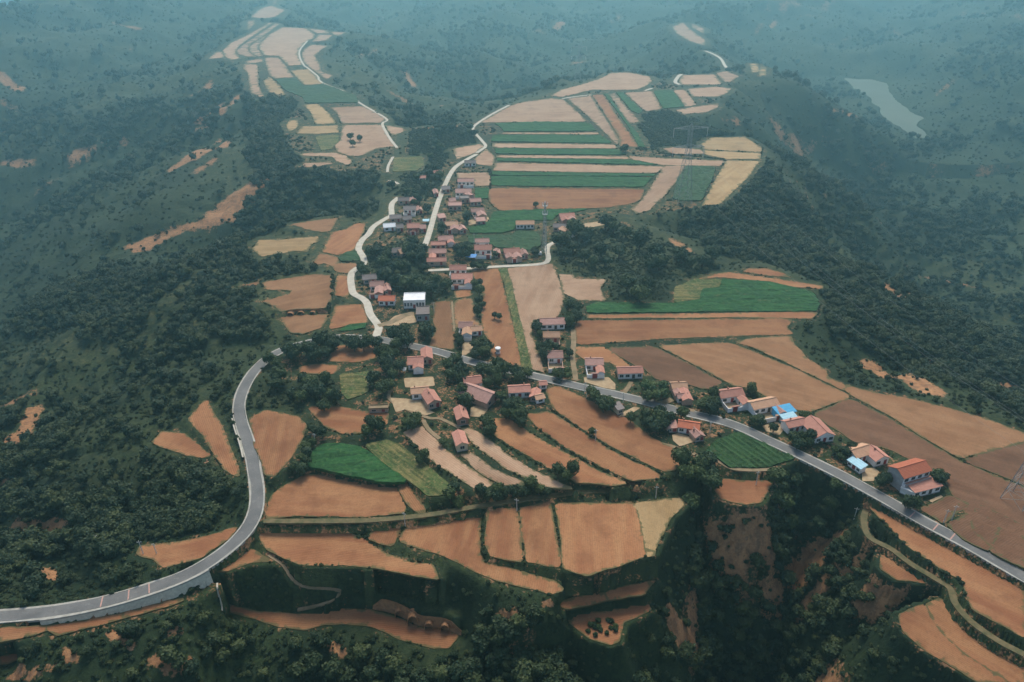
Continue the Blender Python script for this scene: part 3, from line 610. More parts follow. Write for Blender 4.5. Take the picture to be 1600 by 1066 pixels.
def terrain_mat():
    m, nt, b = mat('terrain_scrub_and_loess')
    p = pos(nt)
    n1, n2, n3 = noise(nt, .02, 6, p), noise(nt, .22, 5, p, .65), noise(nt, 1.1, 3, p)
    green = mix(nt, ramp(nt, n1, .38, .62), (.014, .028, .012), (.034, .052, .017))
    olive = mix(nt, ramp(nt, n2, .35, .65), (.050, .066, .022), (.105, .104, .040))
    g = mix(nt, math_(nt, 'MULTIPLY', attr(nt, 'grassy'), ramp(nt, n2, .3, .7)), green, olive)
    g = mix(nt, math_(nt, 'MULTIPLY', ramp(nt, noise(nt, .55, 5, p, .7), .42, .62), .8), g, (.011, .021, .010))
    g = mix(nt, ramp(nt, n3, .5, .8), g, (.010, .020, .009))
    loess = mix(nt, ramp(nt, n2, .35, .65), (.44, .22, .095), (.22, .105, .05))
    mp = N(nt, 'ShaderNodeMapping'); mp.inputs['Scale'].default_value = (.55, .55, .07); nt.links.new(p, mp.inputs['Vector'])
    n4 = noise(nt, 1.0, 5, mp.outputs[0], .65)
    loess = mix(nt, math_(nt, 'MULTIPLY', ramp(nt, n4, .45, .66), .75), loess, (.13, .075, .042))
    loess = mix(nt, math_(nt, 'MULTIPLY', ramp(nt, n3, .5, .72), .5), loess, (.40, .25, .13))
    br = math_(nt, 'ADD', attr(nt, 'bare'), math_(nt, 'MULTIPLY', math_(nt, 'SUBTRACT', n2, .5), 1.5))
    br = math_(nt, 'ADD', br, math_(nt, 'MULTIPLY', math_(nt, 'SUBTRACT', n3, .5), .8))
    br = math_(nt, 'ADD', br, math_(nt, 'MULTIPLY', math_(nt, 'SUBTRACT', n4, .5), .6))
    nt.links.new(mix(nt, ramp(nt, br, .42, .62), g, loess), b.inputs['Base Color'])
    bump(nt, b, math_(nt, 'ADD', n2, math_(nt, 'MULTIPLY', n3, .5)), .5, 1.0)
    return m
def soil_mat(name, ca, cb, cw, period=2.4, rows=.22):
    m, nt, b = mat(name)
    p = pos(nt)
    rot = N(nt, 'ShaderNodeVectorRotate', rotation_type='Z_AXIS'); nt.links.new(p, rot.inputs['Vector'])
    nt.links.new(attr(nt, 'row_angle', 'OBJECT'), rot.inputs['Angle'])
    wv = N(nt, 'ShaderNodeTexWave', wave_type='BANDS', bands_direction='Y'); wv.inputs['Scale'].default_value = 1 / period * .314 * 3.18
    wv.inputs['Distortion'].default_value = 1.2; wv.inputs['Detail'].default_value = 2; wv.inputs['Detail Scale'].default_value = .3
    nt.links.new(rot.outputs[0], wv.inputs['Vector'])
    st = N(nt, 'ShaderNodeMapping'); st.inputs['Scale'].default_value = (.025, .22, .1); nt.links.new(rot.outputs[0], st.inputs['Vector'])
    n0 = noise(nt, 1.0, 4, st.outputs[0])
    n1, n2 = noise(nt, .035, 4, p), noise(nt, 1.6, 4, p, .7)
    col = mix(nt, ramp(nt, n1, .40, .60), ca, cb)
    col = mix(nt, math_(nt, 'MULTIPLY', ramp(nt, n0, .42, .62), .6), col, cw)
    col = mix(nt, math_(nt, 'MULTIPLY', ramp(nt, noise(nt, .075, 5, p, .6), .52, .66), .6), col, tuple(c * .78 for c in cb))
    col = mix(nt, math_(nt, 'MULTIPLY', ramp(nt, wv.outputs['Fac'], .2, .9), rows), col, cb)
    n5 = noise(nt, .35, 5, p, .7)
    col = mix(nt, math_(nt, 'MULTIPLY', ramp(nt, n5, .5, .72), .4), col, tuple(c * .72 for c in cb))
    col = mix(nt, math_(nt, 'MULTIPLY', ramp(nt, n2, .48, .75), .5), col, tuple(c * .55 for c in cb))
    wd = math_(nt, 'ADD', attr(nt, 'edge'), math_(nt, 'MULTIPLY', math_(nt, 'SUBTRACT', n5, .5), 1.6))
    col = mix(nt, math_(nt, 'MULTIPLY', ramp(nt, wd, .45, .8), .85), col, (.085, .085, .035))
    wd2 = math_(nt, 'MULTIPLY', ramp(nt, noise(nt, .11, 6, p, .7), .6, .72), .55)
    col = mix(nt, wd2, col, tuple(c * .6 + d * .3 for c, d in zip(cb, (.10, .11, .05))))
    hs = N(nt, 'ShaderNodeHueSaturation'); nt.links.new(col, hs.inputs['Color'])
    rnd = N(nt, 'ShaderNodeObjectInfo').outputs['Random']
    v = N(nt, 'ShaderNodeMapRange'); v.inputs['To Min'].default_value = .86; v.inputs['To Max'].default_value = 1.12
    nt.links.new(rnd, v.inputs['Value']); nt.links.new(v.outputs[0], hs.inputs['Value'])
    nt.links.new(hs.outputs[0], b.inputs['Base Color'])
    bump(nt, b, math_(nt, 'ADD', math_(nt, 'MULTIPLY', wv.outputs['Fac'], .5), n2), .3, .25)
    return m
def crop_mat(name, ca, cb, cc):
    m, nt, b = mat(name)
    p = pos(nt)
    n1, n2, n3 = noise(nt, .09, 5, p, .65), noise(nt, .7, 4, p, .7), noise(nt, 3.0, 2, p)
    rot = N(nt, 'ShaderNodeVectorRotate', rotation_type='Z_AXIS'); nt.links.new(p, rot.inputs['Vector'])
    nt.links.new(attr(nt, 'row_angle', 'OBJECT'), rot.inputs['Angle'])
    st = N(nt, 'ShaderNodeMapping'); st.inputs['Scale'].default_value = (.05, .6, .1); nt.links.new(rot.outputs[0], st.inputs['Vector'])
    n6 = noise(nt, 1.0, 4, st.outputs[0], .65)
    col = mix(nt, ramp(nt, n1, .38, .62), ca, cb)
    col = mix(nt, math_(nt, 'MULTIPLY', ramp(nt, n6, .44, .58), .75), col, tuple(c * .42 for c in ca))
    col = mix(nt, math_(nt, 'MULTIPLY', ramp(nt, n2, .5, .72), .8), col, cc)
    col = mix(nt, math_(nt, 'MULTIPLY', ramp(nt, noise(nt, .16, 6, p, .7), .6, .7), .5), col, (.16, .12, .055))
    col = mix(nt, math_(nt, 'MULTIPLY', ramp(nt, n3, .5, .7), .5), col, tuple(c * .35 for c in ca))
    nt.links.new(col, b.inputs['Base Color'])
    bump(nt, b, math_(nt, 'ADD', n2, n3), .6, .4)
    return m
def plain(name, ca, cb, scale=1.5, rough=.8, spec=.2, detail=4):
    m, nt, b = mat(name)
    n = noise(nt, scale, detail, N(nt, 'ShaderNodeTexCoord').outputs['Object'])
    nt.links.new(mix(nt, ramp(nt, n, .35, .68), ca, cb), b.inputs['Base Color'])
    b.inputs['Roughness'].default_value = rough; b.inputs['Specular IOR Level'].default_value = spec
    return m
def roof_mat(name, ca, cb):
    m, nt, b = mat(name)
    tc = N(nt, 'ShaderNodeTexCoord').outputs['Object']
    wv = N(nt, 'ShaderNodeTexWave', wave_type='BANDS', bands_direction='X'); wv.inputs['Scale'].default_value = 1.1; nt.links.new(tc, wv.inputs['Vector'])
    wy = N(nt, 'ShaderNodeTexWave', wave_type='BANDS', bands_direction='Z'); wy.inputs['Scale'].default_value = 1.4; nt.links.new(tc, wy.inputs['Vector'])
    n = noise(nt, .8, 5, tc, .65)
    col = mix(nt, ramp(nt, n, .35, .7), ca, cb)
    col = mix(nt, math_(nt, 'MULTIPLY', wv.outputs['Fac'], .22), col, tuple(c * .6 for c in cb))
    hs = N(nt, 'ShaderNodeHueSaturation'); nt.links.new(col, hs.inputs['Color'])
    v = N(nt, 'ShaderNodeMapRange'); v.inputs['To Min'].default_value = .8; v.inputs['To Max'].default_value = 1.15
    nt.links.new(N(nt, 'ShaderNodeObjectInfo').outputs['Random'], v.inputs['Value']); nt.links.new(v.outputs[0], hs.inputs['Value'])
    nt.links.new(hs.outputs[0], b.inputs['Base Color'])
    bump(nt, b, math_(nt, 'ADD', wv.outputs['Fac'], wy.outputs['Fac']), .5, .08)
    b.inputs['Roughness'].default_value = .7
    return m
def leaf_mat(name, ca, cb):
    m, nt, b = mat(name)
    r = N(nt, 'ShaderNodeObjectInfo').outputs['Random']
    n = noise(nt, .9, 3, pos(nt))
    f = math_(nt, 'ADD', math_(nt, 'MULTIPLY', math_(nt, 'POWER', r, 1.8), 1.0), math_(nt, 'MULTIPLY', n, .35))
    nt.links.new(mix(nt, f, ca, cb), b.inputs['Base Color'])
    b.inputs['Roughness'].default_value = .65; b.inputs['Specular IOR Level'].default_value = .2
    return m
def asphalt_mat():
    m, nt, b = mat('worn_asphalt')
    p = pos(nt)
    n1, n2, n3 = noise(nt, .12, 4, p), noise(nt, 2.2, 4, p, .7), noise(nt, .5, 5, p, .7)
    col = mix(nt, ramp(nt, n1, .35, .65), (.125, .125, .118), (.175, .172, .160))
    col = mix(nt, math_(nt, 'MULTIPLY', ramp(nt, n2, .5, .75), .5), col, (.07, .07, .068))
    col = mix(nt, math_(nt, 'MULTIPLY', ramp(nt, n3, .58, .72), .6), col, (.26, .25, .22))
    nt.links.new(col, b.inputs['Base Color'])
    return m
M = dict(
 terrain=terrain_mat(),
 soil=soil_mat('ploughed_orange_soil', SOIL_A, SOIL_B, (.365, .195, .088)),
 dark=soil_mat('ploughed_dark_soil', (.165, .084, .045), (.125, .062, .033), (.20, .11, .062)),
 pale=soil_mat('dry_pinkish_soil', (.39, .25, .155), (.31, .185, .112), (.43, .295, .19), 3.0),
 straw=soil_mat('straw_stubble', (.37, .245, .115), (.29, .185, .084), (.42, .30, .155), 2.0, .2),
 tan=soil_mat('tan_soil', (.265, .138, .066), (.205, .10, .046), (.31, .175, .088), 2.6),
 green=crop_mat('bright_green_crop', (.020, .080, .024), (.030, .108, .030), (.060, .145, .042)),
 dgreen=crop_mat('dull_green_crop', (.028, .075, .030), (.045, .095, .038), (.09, .125, .055)),
 grass=crop_mat('yellow_green_grass', (.060, .105, .030), (.19, .165, .06), (.30, .225, .105)),
 rows=crop_mat('planted_rows', (.028, .075, .025), (.04, .095, .03), (.07, .12, .04)),
 asphalt=asphalt_mat(),
 concrete=plain('pale_concrete', (.50, .46, .37), (.40, .36, .28), .35),
 shoulder=plain('road_shoulder_concrete', (.40, .385, .33), (.28, .265, .22), .5),
 gtrack=plain('grassy_earth_track', (.15, .115, .055), (.065, .068, .026), .5),
 dirt=plain('packed_earth', (.27, .19, .11), (.15, .12, .06), .3),
 sand=plain('sandy_yard', (.42, .31, .18), (.30, .20, .11), .5, detail=7),
 rubble=plain('rubble_masonry', (.62, .58, .44), (.46, .42, .31), 1.2, detail=6),
 paint=plain('faded_red_road_paint', (.50, .30, .24), (.38, .22, .17), 2),
 white=plain('white_tiled_wall', (.86, .84, .79), (.76, .72, .66), .8),
 cream=plain('cream_wall', (.60, .50, .33), (.50, .40, .25), .8),
 brick=plain('red_brick_wall', (.36, .20, .14), (.28, .15, .105), 1.5),
 mud=plain('mud_brick_wall', (.52, .36, .26), (.42, .28, .20), 1.0),
 greyw=plain('grey_render_wall', (.38, .36, .34), (.29, .27, .255), .8),
 rred=roof_mat('red_roof_tiles', (.52, .25, .18), (.42, .19, .135)),
 rpink=roof_mat('weathered_red_tiles', (.47, .27, .215), (.37, .20, .155)),
 rbright=roof_mat('bright_orange_red_tiles', (.50, .16, .085), (.41, .13, .07)),
 rorange=roof_mat('orange_tan_tiles', (.56, .33, .20), (.46, .26, .155)),
 rgrey=roof_mat('grey_roof_tiles', (.24, .20, .18), (.17, .145, .13)),
 rblue=roof_mat('blue_sheet_metal', (.10, .40, .62), (.09, .33, .52)),
 rpale=roof_mat('pale_blue_sheet_metal', (.40, .62, .68), (.33, .52, .58)),
 rwhite=plain('white_roof_screed', (.78, .78, .76), (.66, .66, .64), .3),
 glass=plain('dark_window_glass', (.022, .026, .03), (.04, .045, .05), .5, .15, .5),
 frame=plain('white_window_frame', (.7, .68, .64), (.6, .58, .54), 2),
 wood=plain('dark_timber', (.10, .065, .045), (.07, .045, .03), 2),
 gate=plain('red_painted_gate', (.33, .035, .03), (.24, .03, .028), 2, .5),
 bark=plain('tree_bark', (.10, .075, .055), (.06, .045, .035), 3),
 leaf=leaf_mat('broadleaf_foliage', (.012, .034, .016), (.058, .086, .024)),
 leaf2=leaf_mat('scrub_foliage', (.011, .029, .013), (.052, .070, .022)),
 leaf3=leaf_mat('light_green_foliage', (.05, .095, .03), (.085, .125, .04)),
 steel=plain('galvanised_steel', (.30, .33, .32), (.24, .27, .26), 1, .5, .4),
 pole=plain('concrete_pole', (.55, .53, .47), (.45, .43, .38), 1),
 tarp=plain('blue_tarpaulin', (.06, .24, .52), (.05, .19, .44), .8, .5),
 carpaint=plain('dark_car_paint', (.02, .03, .03), (.03, .04, .04), 1, .3, .5),
 rubber=plain('tyre_rubber', (.02, .02, .02), (.03, .03, .03), 3),
 loess=plain('bare_loess', (.34, .17, .075), (.20, .10, .05), .7, detail=7),
 shade=plain('cave_earth_painted_shade', (.07, .04, .022), (.05, .03, .016), 1),  # gloom inside the caves put into the colour, far darker than the loess
 water=None,
)
mw, nt, b = mat('jade_reservoir_water')
nt.links.new(mix(nt, ramp(nt, noise(nt, .01, 3, pos(nt)), .4, .6), (.085, .105, .062), (.10, .122, .074)), b.inputs['Base Color'])
b.inputs['Roughness'].default_value = .5; b.inputs['Specular IOR Level'].default_value = .12
bump(nt, b, noise(nt, .4, 3, pos(nt)), .1, .3)
M['water'] = mw

# ------------------------------------------------------------------ object helpers
def new_obj(name, verts, faces, m, parent=None, smooth=False):
    me = bpy.data.meshes.new(name); me.from_pydata([tuple(v) for v in verts], [], faces)
    for mm in (m if isinstance(m, (list, tuple)) else [m]): me.materials.append(mm)
    if smooth: me.polygons.foreach_set('use_smooth', [True] * len(me.polygons))
    o = bpy.data.objects.new(name, me); COL.objects.link(o)
    if parent is not None: o.parent = parent
    return o
def tag(o, label=None, cat=None, group=None, kind=None):
    if label: o['label'] = label
    if cat: o['category'] = cat
    if group: o['group'] = group
    if kind: o['kind'] = kind
    return o
def empty(name, loc, rz=0.0):
    o = bpy.data.objects.new(name, None); COL.objects.link(o); o.location = loc; o.rotation_euler = (0, 0, rz); o.empty_display_size = .5
    return o
class MB:
    def __init__(s): s.v, s.f = [], []
    def add(s, vs, fs):
        k = len(s.v); s.v += [tuple(v) for v in vs]; s.f += [tuple(i + k for i in f) for f in fs]; return s
    def box(s, x0, y0, z0, x1, y1, z1):
        return s.add([(x0,y0,z0),(x1,y0,z0),(x1,y1,z0),(x0,y1,z0),(x0,y0,z1),(x1,y0,z1),(x1,y1,z1),(x0,y1,z1)],
                     [(0,3,2,1),(4,5,6,7),(0,1,5,4),(1,2,6,5),(2,3,7,6),(3,0,4,7)])
    def bar(s, a, b, r):
        a, b = Vector(a), Vector(b); d = (b - a).normalized()
        u = d.cross(Vector((0, 0, 1)) if abs(d.z) < .9 else Vector((1, 0, 0))).normalized(); w = d.cross(u)
        vs = [p + (u * i + w * j) * r for p in (a, b) for i, j in ((-1, -1), (1, -1), (1, 1), (-1, 1))]
        return s.add(vs, [(0,1,2,3),(7,6,5,4),(0,4,5,1),(1,5,6,2),(2,6,7,3),(3,7,4,0)])
    def cone(s, c, r0, r1, z0, z1, n=12):
        k = len(s.v)
        for z_, r in ((z0, r0), (z1, r1)):
            for i in range(n): s.v.append((c[0] + r * math.cos(2 * math.pi * i / n), c[1] + r * math.sin(2 * math.pi * i / n), z_))
        for i in range(n): s.f.append((k + i, k + (i + 1) % n, k + n + (i + 1) % n, k + n + i))
        s.f.append(tuple(k + i for i in range(n - 1, -1, -1))); s.f.append(tuple(k + n + i for i in range(n)))
        return s
    def build(s, name, m, parent=None, smooth=False): return new_obj(name, s.v, s.f, m, parent, smooth)

# ------------------------------------------------------------------ ground, fields, roads
def build_terrain():
    me = bpy.data.meshes.new('terrain')
    co = np.stack([gx, gy, z], 1).astype(np.float32)
    r, c = np.meshgrid(np.arange(NR - 1), np.arange(NC - 1), indexing='ij')
    a = (r * NC + c).ravel(); q = np.stack([a, a + 1, a + NC + 1, a + NC], 1).astype(np.int32)
    me.vertices.add(NV); me.vertices.foreach_set('co', co.ravel())
    me.loops.add(q.size); me.loops.foreach_set('vertex_index', q.ravel())
    me.polygons.add(len(q)); me.polygons.foreach_set('loop_start', np.arange(0, q.size, 4, dtype=np.int32))
    me.polygons.foreach_set('use_smooth', np.ones(len(q), bool))
    me.update(); me.validate()
    for nm, arr in (('bare', bare), ('grassy', grassy)):
        me.attributes.new(nm, 'FLOAT', 'POINT').data.foreach_set('value', arr.astype(np.float32))
    me.materials.append(M['terrain'])
    o = bpy.data.objects.new('terrain', me); COL.objects.link(o)
    tag(o, 'scrub covered loess slopes falling away around the village plateau', kind='structure')
build_terrain()

def sheet(name, poly, zlev, m, inner=0.0, hfun=None, skirt=.7):
    """flat or lumpy sheet over a polygon, with a skirt down into the ground"""
    pts = [Vector(p) for p in poly]; n = len(pts)
    if inner:
        lo, hi = poly.min(0), poly.max(0)
        xs = np.arange(lo[0], hi[0], inner); ys = np.arange(lo[1], hi[1], inner)
        X, Y = np.meshgrid(xs, ys); X = X.ravel() + RNG.uniform(-.3, .3, X.size) * inner; Y = Y.ravel() + RNG.uniform(-.3, .3, Y.size) * inner
        k = inside(poly, X, Y); pts += [Vector(p) for p in np.stack([X[k], Y[k]], 1)]
    vs, _, fs, _, _, _ = delaunay_2d_cdt(pts, [], [list(range(n))], 1, 1e-4)
    V = np.array([(v.x, v.y) for v in vs])
    hh = hfun(V[:, 0], V[:, 1]) if hfun else np.zeros(len(V))
    verts = [(a, b, zlev + float(h)) for (a, b), h in zip(V, hh)]
    faces = []
    for f in fs:
        a, b, c = (V[i] for i in f[:3])
        faces.append(tuple(f) if (b[0]-a[0])*(c[1]-a[1])-(b[1]-a[1])*(c[0]-a[0]) > 0 else tuple(reversed(f)))
    ec = {}
    for f in faces:
        for i in range(len(f)):
            e = (f[i], f[(i + 1) % len(f)]); ec[e] = 1
    for (a, b) in list(ec):
        if (b, a) not in ec:
            k = len(verts); verts += [(V[a][0], V[a][1], zlev - skirt), (V[b][0], V[b][1], zlev - skirt)]
            faces.append((b, a, k, k + 1))
    o = new_obj(name, verts, faces, m)
    if inner:
        bset = set()
        for (a, b) in ec:
            if (b, a) not in ec: bset.add(a); bset.add(b)
        ev = np.zeros(len(verts), np.float32); ev[list(bset)] = 1; ev[len(V):] = 1
        o.data.attributes.new('edge', 'FLOAT', 'POINT').data.foreach_set('value', ev)
    return o
FN = {S: ('ploughed_field', 'soil', 'ploughed orange soil'), D: ('ploughed_field', 'dark', 'dark brown ploughed'), P: ('ploughed_field', 'pale', 'pale pinkish ploughed'),
      W: ('stubble_field', 'straw', 'straw coloured stubble'), T_: ('ploughed_field', 'tan', 'tan ploughed'), GR: ('green_crop_field', 'green', 'bright green crop'),
      GD: ('green_crop_field', 'dgreen', 'dull green crop'), GY: ('grass_field', 'grass', 'yellowish grass'), CR: ('row_crop_field', 'rows', 'dark green row crop')}
for f in fld:
    nm, mk, word = FN[f['kind']]
    z0 = f['z'] + .06
    if f['kind'] in (GR, GD, GY, CR):
        amp = {GR: .5, GD: .6, GY: .25, CR: .4}[f['kind']]; inn = max(1.0, f['dist'] * .005)
        ca, sa = math.cos(math.radians(f['ang'])), math.sin(math.radians(f['ang']))
        def hf(x, y, amp=amp, k=f['kind'], ca=ca, sa=sa):
            h = amp * (.9 + fbm(x, y, 2.5, 2, 7)) if k != CR else 0
            if k == CR: h = .25 + .55 * np.maximum(0, np.sin((-x * sa + y * ca) * 2 * math.pi / 2.6)) * (1 + .3 * fbm(x, y, 3, 2, 7))
            return h
        if f['kind'] == CR: inn = .8
        o = sheet(nm, f['poly'], z0, M[mk], inn, hf)
    else:
        o = sheet(nm, f['poly'], z0, M[mk], max(2.2, f['dist'] * .008), lambda x, y: .10 * fbm(x, y, 14, 2, 9) + .04 * fbm(x, y, 3, 2, 10))
    o['row_angle'] = -math.radians(f['ang'])
    tag(o, word + ', ' + f['where'], 'field', 'fields on the plateau', 'structure')

def ribbon(name, c, offs, dz, m, jitter=0.0, seed=0):
    """strip along a centreline between two side offsets"""
    t = np.gradient(c[:, :2], axis=0); t /= np.linalg.norm(t, axis=1)[:, None]
    nrm = np.stack([t[:, 1], -t[:, 0]], 1)
    verts, faces = [], []
    m_ = len(offs)
    for i in range(len(c)):
        for k, o in enumerate(offs):
            j = jitter * (vnoise(np.array(i * .35), np.array(seed + k * 7.3), 5) - .5) * 2 if k in (0, m_ - 1) else 0
            p = c[i, :2] + nrm[i] * (o + j * (1 if k else -1))
            verts.append((p[0], p[1], c[i, 2] + (dz[k] if isinstance(dz, (list, tuple)) else dz)))
    for i in range(len(c) - 1):
        for k in range(m_ - 1):
            a = i * m_ + k; faces.append((a, a + 1, a + m_ + 1, a + m_))
    return new_obj(name, verts, faces, m)
road = ribbon('road', road_c, (-2.15, -1.1, 0, 1.1, 2.15), (.16, .19, .21, .19, .16), M['asphalt'])
tag(road, 'grey asphalt road curving round the plateau and past the houses', kind='structure')
for s in (-1, 1):
    k = ribbon('road_shoulder', road_c, ((2.15, 2.75) if s > 0 else (-2.75, -2.15)), (.17, .17), M['shoulder'], .2, 3 + s)
    me = k.data
    tag(k, ('pale concrete shoulder on the village side of the road' if s < 0 else 'pale concrete shoulder on the outer side of the road'), kind='structure')
    sk = ribbon('kerb', road_c, ((2.73, 2.75) if s > 0 else (-2.75, -2.73)), (.17, -.8) if s > 0 else (-.8, .17), M['shoulder'])
    sk.parent = k
for i, (c, tr) in enumerate(zip(tracks_c, TRACKS)):
    c = c.copy(); hw = tr[1]
    o = ribbon(tr[0], c, (-hw - .05, -hw, hw, hw + .05), (-.5, .09 + i * .004, .09 + i * .004, -.5), M[tr[2]], hw * .14, i)
    tag(o, tr[6], kind='structure')
lk = sheet('lake', ld, LAKE_Z, M['water'], 0, None, 1.0)
tag(lk, 'jade green reservoir in the far valley', kind='structure')

# ------------------------------------------------------------------ houses
def wall_block(mb, W, Dp, H, gable=0.0, axis='x'):
    """walls of a block: facade on y=0 towards -y, depth to +y, with gable ends"""
    x0, x1 = -W / 2, W / 2
    v = [(x0,0,-.6),(x1,0,-.6),(x1,Dp,-.6),(x0,Dp,-.6),(x0,0,H),(x1,0,H),(x1,Dp,H),(x0,Dp,H)]
    f = [(0,1,5,4),(2,3,7,6)]
    if axis == 'x':
        v += [(x0, Dp * .5, H + gable), (x1, Dp * .5, H + gable)]; f += [(1,2,6,9,5),(3,0,4,8,7)]
    elif axis == 'y':
        v += [(0, 0, H + gable), (0, Dp, H + gable)]; f = [(0,1,5,8,4),(2,3,7,9,6),(1,2,6,5),(3,0,4,7)]
    else:
        f += [(1,2,6,5),(3,0,4,7),(4,5,6,7)]
    mb.add(v, f)
def gable_roof(mb, W, Dp, H, g, axis, oh=.45, th=.16):
    if axis == 'x':
        a, b = W / 2 + oh, Dp / 2
        k = g / b
        for s in (-1, 1):
            y0 = b + s * (b + oh); ze = H - k * oh
            v = [(-a, y0, ze), (a, y0, ze), (a, b, H + g), (-a, b, H + g)]
            v += [(p[0], p[1], p[2] + th) for p in v]
            mb.add(v, [(0,3,2,1),(4,5,6,7),(0,1,5,4),(1,2,6,5),(2,3,7,6),(3,0,4,7)] if s < 0 else [(0,1,2,3),(7,6,5,4),(4,5,1,0),(5,6,2,1),(6,7,3,2),(7,4,0,3)])
    else:
        b = W / 2; k = g / b
        for s in (-1, 1):
            x0 = s * (b + oh); ze = H - k * oh
            v = [(x0, -oh, ze), (x0, Dp + oh, ze), (0, Dp + oh, H + g), (0, -oh, H + g)]
            v += [(p[0], p[1], p[2] + th) for p in v]
            mb.add(v, [(0,1,2,3),(7,6,5,4),(4,5,1,0),(5,6,2,1),(6,7,3,2),(7,4,0,3)] if s < 0 else [(0,3,2,1),(4,5,6,7),(0,1,5,4),(1,2,6,5),(2,3,7,6),(3,0,4,7)])
def shed_roof(mb, x0, x1, y0, y1, z0, z1, th=.15):
    v = [(x0,y0,z0),(x1,y0,z0),(x1,y1,z1),(x0,y1,z1)]; v += [(p[0],p[1],p[2]+th) for p in v]
    mb.add(v, [(0,3,2,1),(4,5,6,7),(0,1,5,4),(1,2,6,5),(2,3,7,6),(3,0,4,7)])
HCOUNT = [0]
def opening(name, x, z0, w, h, parent, m, y=0.0, dark=None):
    o = MB().box(x - w/2 - .1, y - .10, z0 - .1, x + w/2 + .1, y - .04, z0 + h + .1).build(name, M['frame'] if name == 'window' else m, parent)
    if name == 'window':
        MB().box(x - w/2, y - .14, z0, x - .04, y - .101, z0 + h).build('pane', M['glass'], o)
        MB().box(x + .04, y - .14, z0, x + w/2, y - .101, z0 + h).build('pane', M['glass'], o)
    return o
def house(t, pl, pr, depth, H, roof, rm, wm, label, wings=(), yard=0, gate=None, storeys=1, facade=None, name='house', z0=0.0, axis='x', porch=False, bays=None, cat='house', group=None):
    """PL, PR: the two ends of the front wall's foot; wings: (side, width, length, height, roof material)"""
    (u1, v1), (u2, v2) = tile(t, [pl, pr])
    a, b = np.array(G(u1, v1, z0)), np.array(G(u2, v2, z0))
    W = float(np.linalg.norm(b - a)); rz = math.atan2(b[1] - a[1], b[0] - a[0]); c = (a + b) / 2
    r = empty(name, (c[0], c[1], z0), rz); tag(r, label, cat, group)
    det = np.linalg.norm(c) < 560
    wmat = [M[wm], M[facade]] if facade else M[wm]
    g = {'gable': depth * .24 if axis == 'x' else W * .26, 'flat': 0, 'mono': 0}[roof]
    mb = MB(); wall_block(mb, W, depth, H, g, axis if roof == 'gable' else 'flat'); w = mb.build('wall', wmat, r)
    if facade: w.data.polygons[0].material_index = 1
    if roof == 'gable':
        mb = MB(); gable_roof(mb, W, depth, H, g, axis); rf = mb.build('roof', M[rm], r)
        mb = MB()
        if axis == 'x': mb.box(-W/2 - .4, depth/2 - .16, H + g + .08, W/2 + .4, depth/2 + .16, H + g + .3)
        else: mb.box(-.16, -.4, H + g + .08, .16, depth + .4, H + g + .3)
        mb.build('ridge_cap', M[rm], rf)
    elif roof == 'mono':
        mb = MB(); shed_roof(mb, -W/2 - .35, W/2 + .35, -.5, depth + .3, H + .02, H + .75); mb.build('roof', M[rm], r)
        MB().box(-W/2, depth - .25, H, W/2, depth - .05, H + .7).build('rear_wall', M[wm], r)
    else:
        mb = MB(); mb.box(-W/2 - .2, -.3, H + .003, W/2 + .2, depth + .2, H + .2)
        rf = mb.build('roof', M[rm], r)
        mb = MB()
        mb.box(-W/2 - .2, -.3, H + .203, W/2 + .2, -.05, H + .6); mb.box(-W/2 - .2, depth - .05, H + .203, W/2 + .2, depth + .2, H + .6)
        mb.box(-W/2 - .2, -.05, H + .203, -W/2 + .05, depth - .05, H + .6); mb.box(W/2 - .05, -.05, H + .203, W/2 + .2, depth - .05, H + .6)
        mb.build('parapet', M[rm], rf)
    nb = bays if bays is not None else max(2, int(round(W / 3.1)))
    hh = H / storeys
    for s in range(storeys):
        for i in range(nb):
            x = -W/2 + (i + .5) * W / nb
            if s == 0 and i == nb // 2 and nb > 1:
                opening('door', x, .1, 1.1, min(2.2, hh - .5), r, M['gate'] if i % 2 else M['wood'])
            else:
                opening('window', x, s * hh + hh * .33, min(1.7, W / nb * .6), hh * .42, r, None)
    if storeys > 1:
        MB().box(-W/2, -1.3, hh - .1, W/2, -.003, hh + .05).build('balcony', M['white'], r)
        mb = MB(); mb.box(-W/2, -1.3, hh + .052, W/2, -1.2, hh + .95); mb.build('balcony_parapet', M[wm], r)
        for i in range(nb + 1):
            x = -W/2 + .15 + i * (W - .3) / nb
            MB().box(x - .12, -1.25, 0, x + .12, -1.02, hh - .102).build('column', M['white'], r)
    else:
        MB().box(-W/2, -.12, -.2, W/2, -.005, .25).build('plinth', M['greyw'], r)
    for side, ww, ln, hw, wrm in wings:
        x = (W/2 - ww/2 + .003) if side > 0 else (-W/2 + ww/2 - .003)
        e = bpy.data.objects.new('wing', None)
        mb = MB()
        x0, x1 = x - ww/2, x + ww/2
        v = [(x0,-ln,-.6),(x1,-ln,-.6),(x1,-.15,-.6),(x0,-.15,-.6),(x0,-ln,hw),(x1,-ln,hw),(x1,-.15,hw),(x0,-.15,hw),(x,-ln,hw+ww*.24),(x,-.15,hw+ww*.24)]
        mb.add(v, [(0,1,5,8,4),(2,3,7,9,6),(1,2,6,5),(3,0,4,7)])
        wg = mb.build('wing', M[wm], r)
        mb = MB(); gable_roof(mb, ww, ln - .75, hw, ww * .24, 'y', .3)
        mb.v = [(p[0] + x, p[1] - ln, p[2]) for p in mb.v]
        mb.build('wing_roof', M[wrm], wg)
        xs = x0 if side > 0 else x1
        sg = -1 if side > 0 else 1
        for k in range(max(1, int(ln / 3.5))):
            yk = -ln + (k + .6) * ln / max(1, int(ln / 3.5)) - .6
            MB().box(min(xs, xs + sg * .09) , yk - .5, 1.0, max(xs, xs + sg * .09), yk + .5, 2.1).build('wing_window', M['glass'], wg)
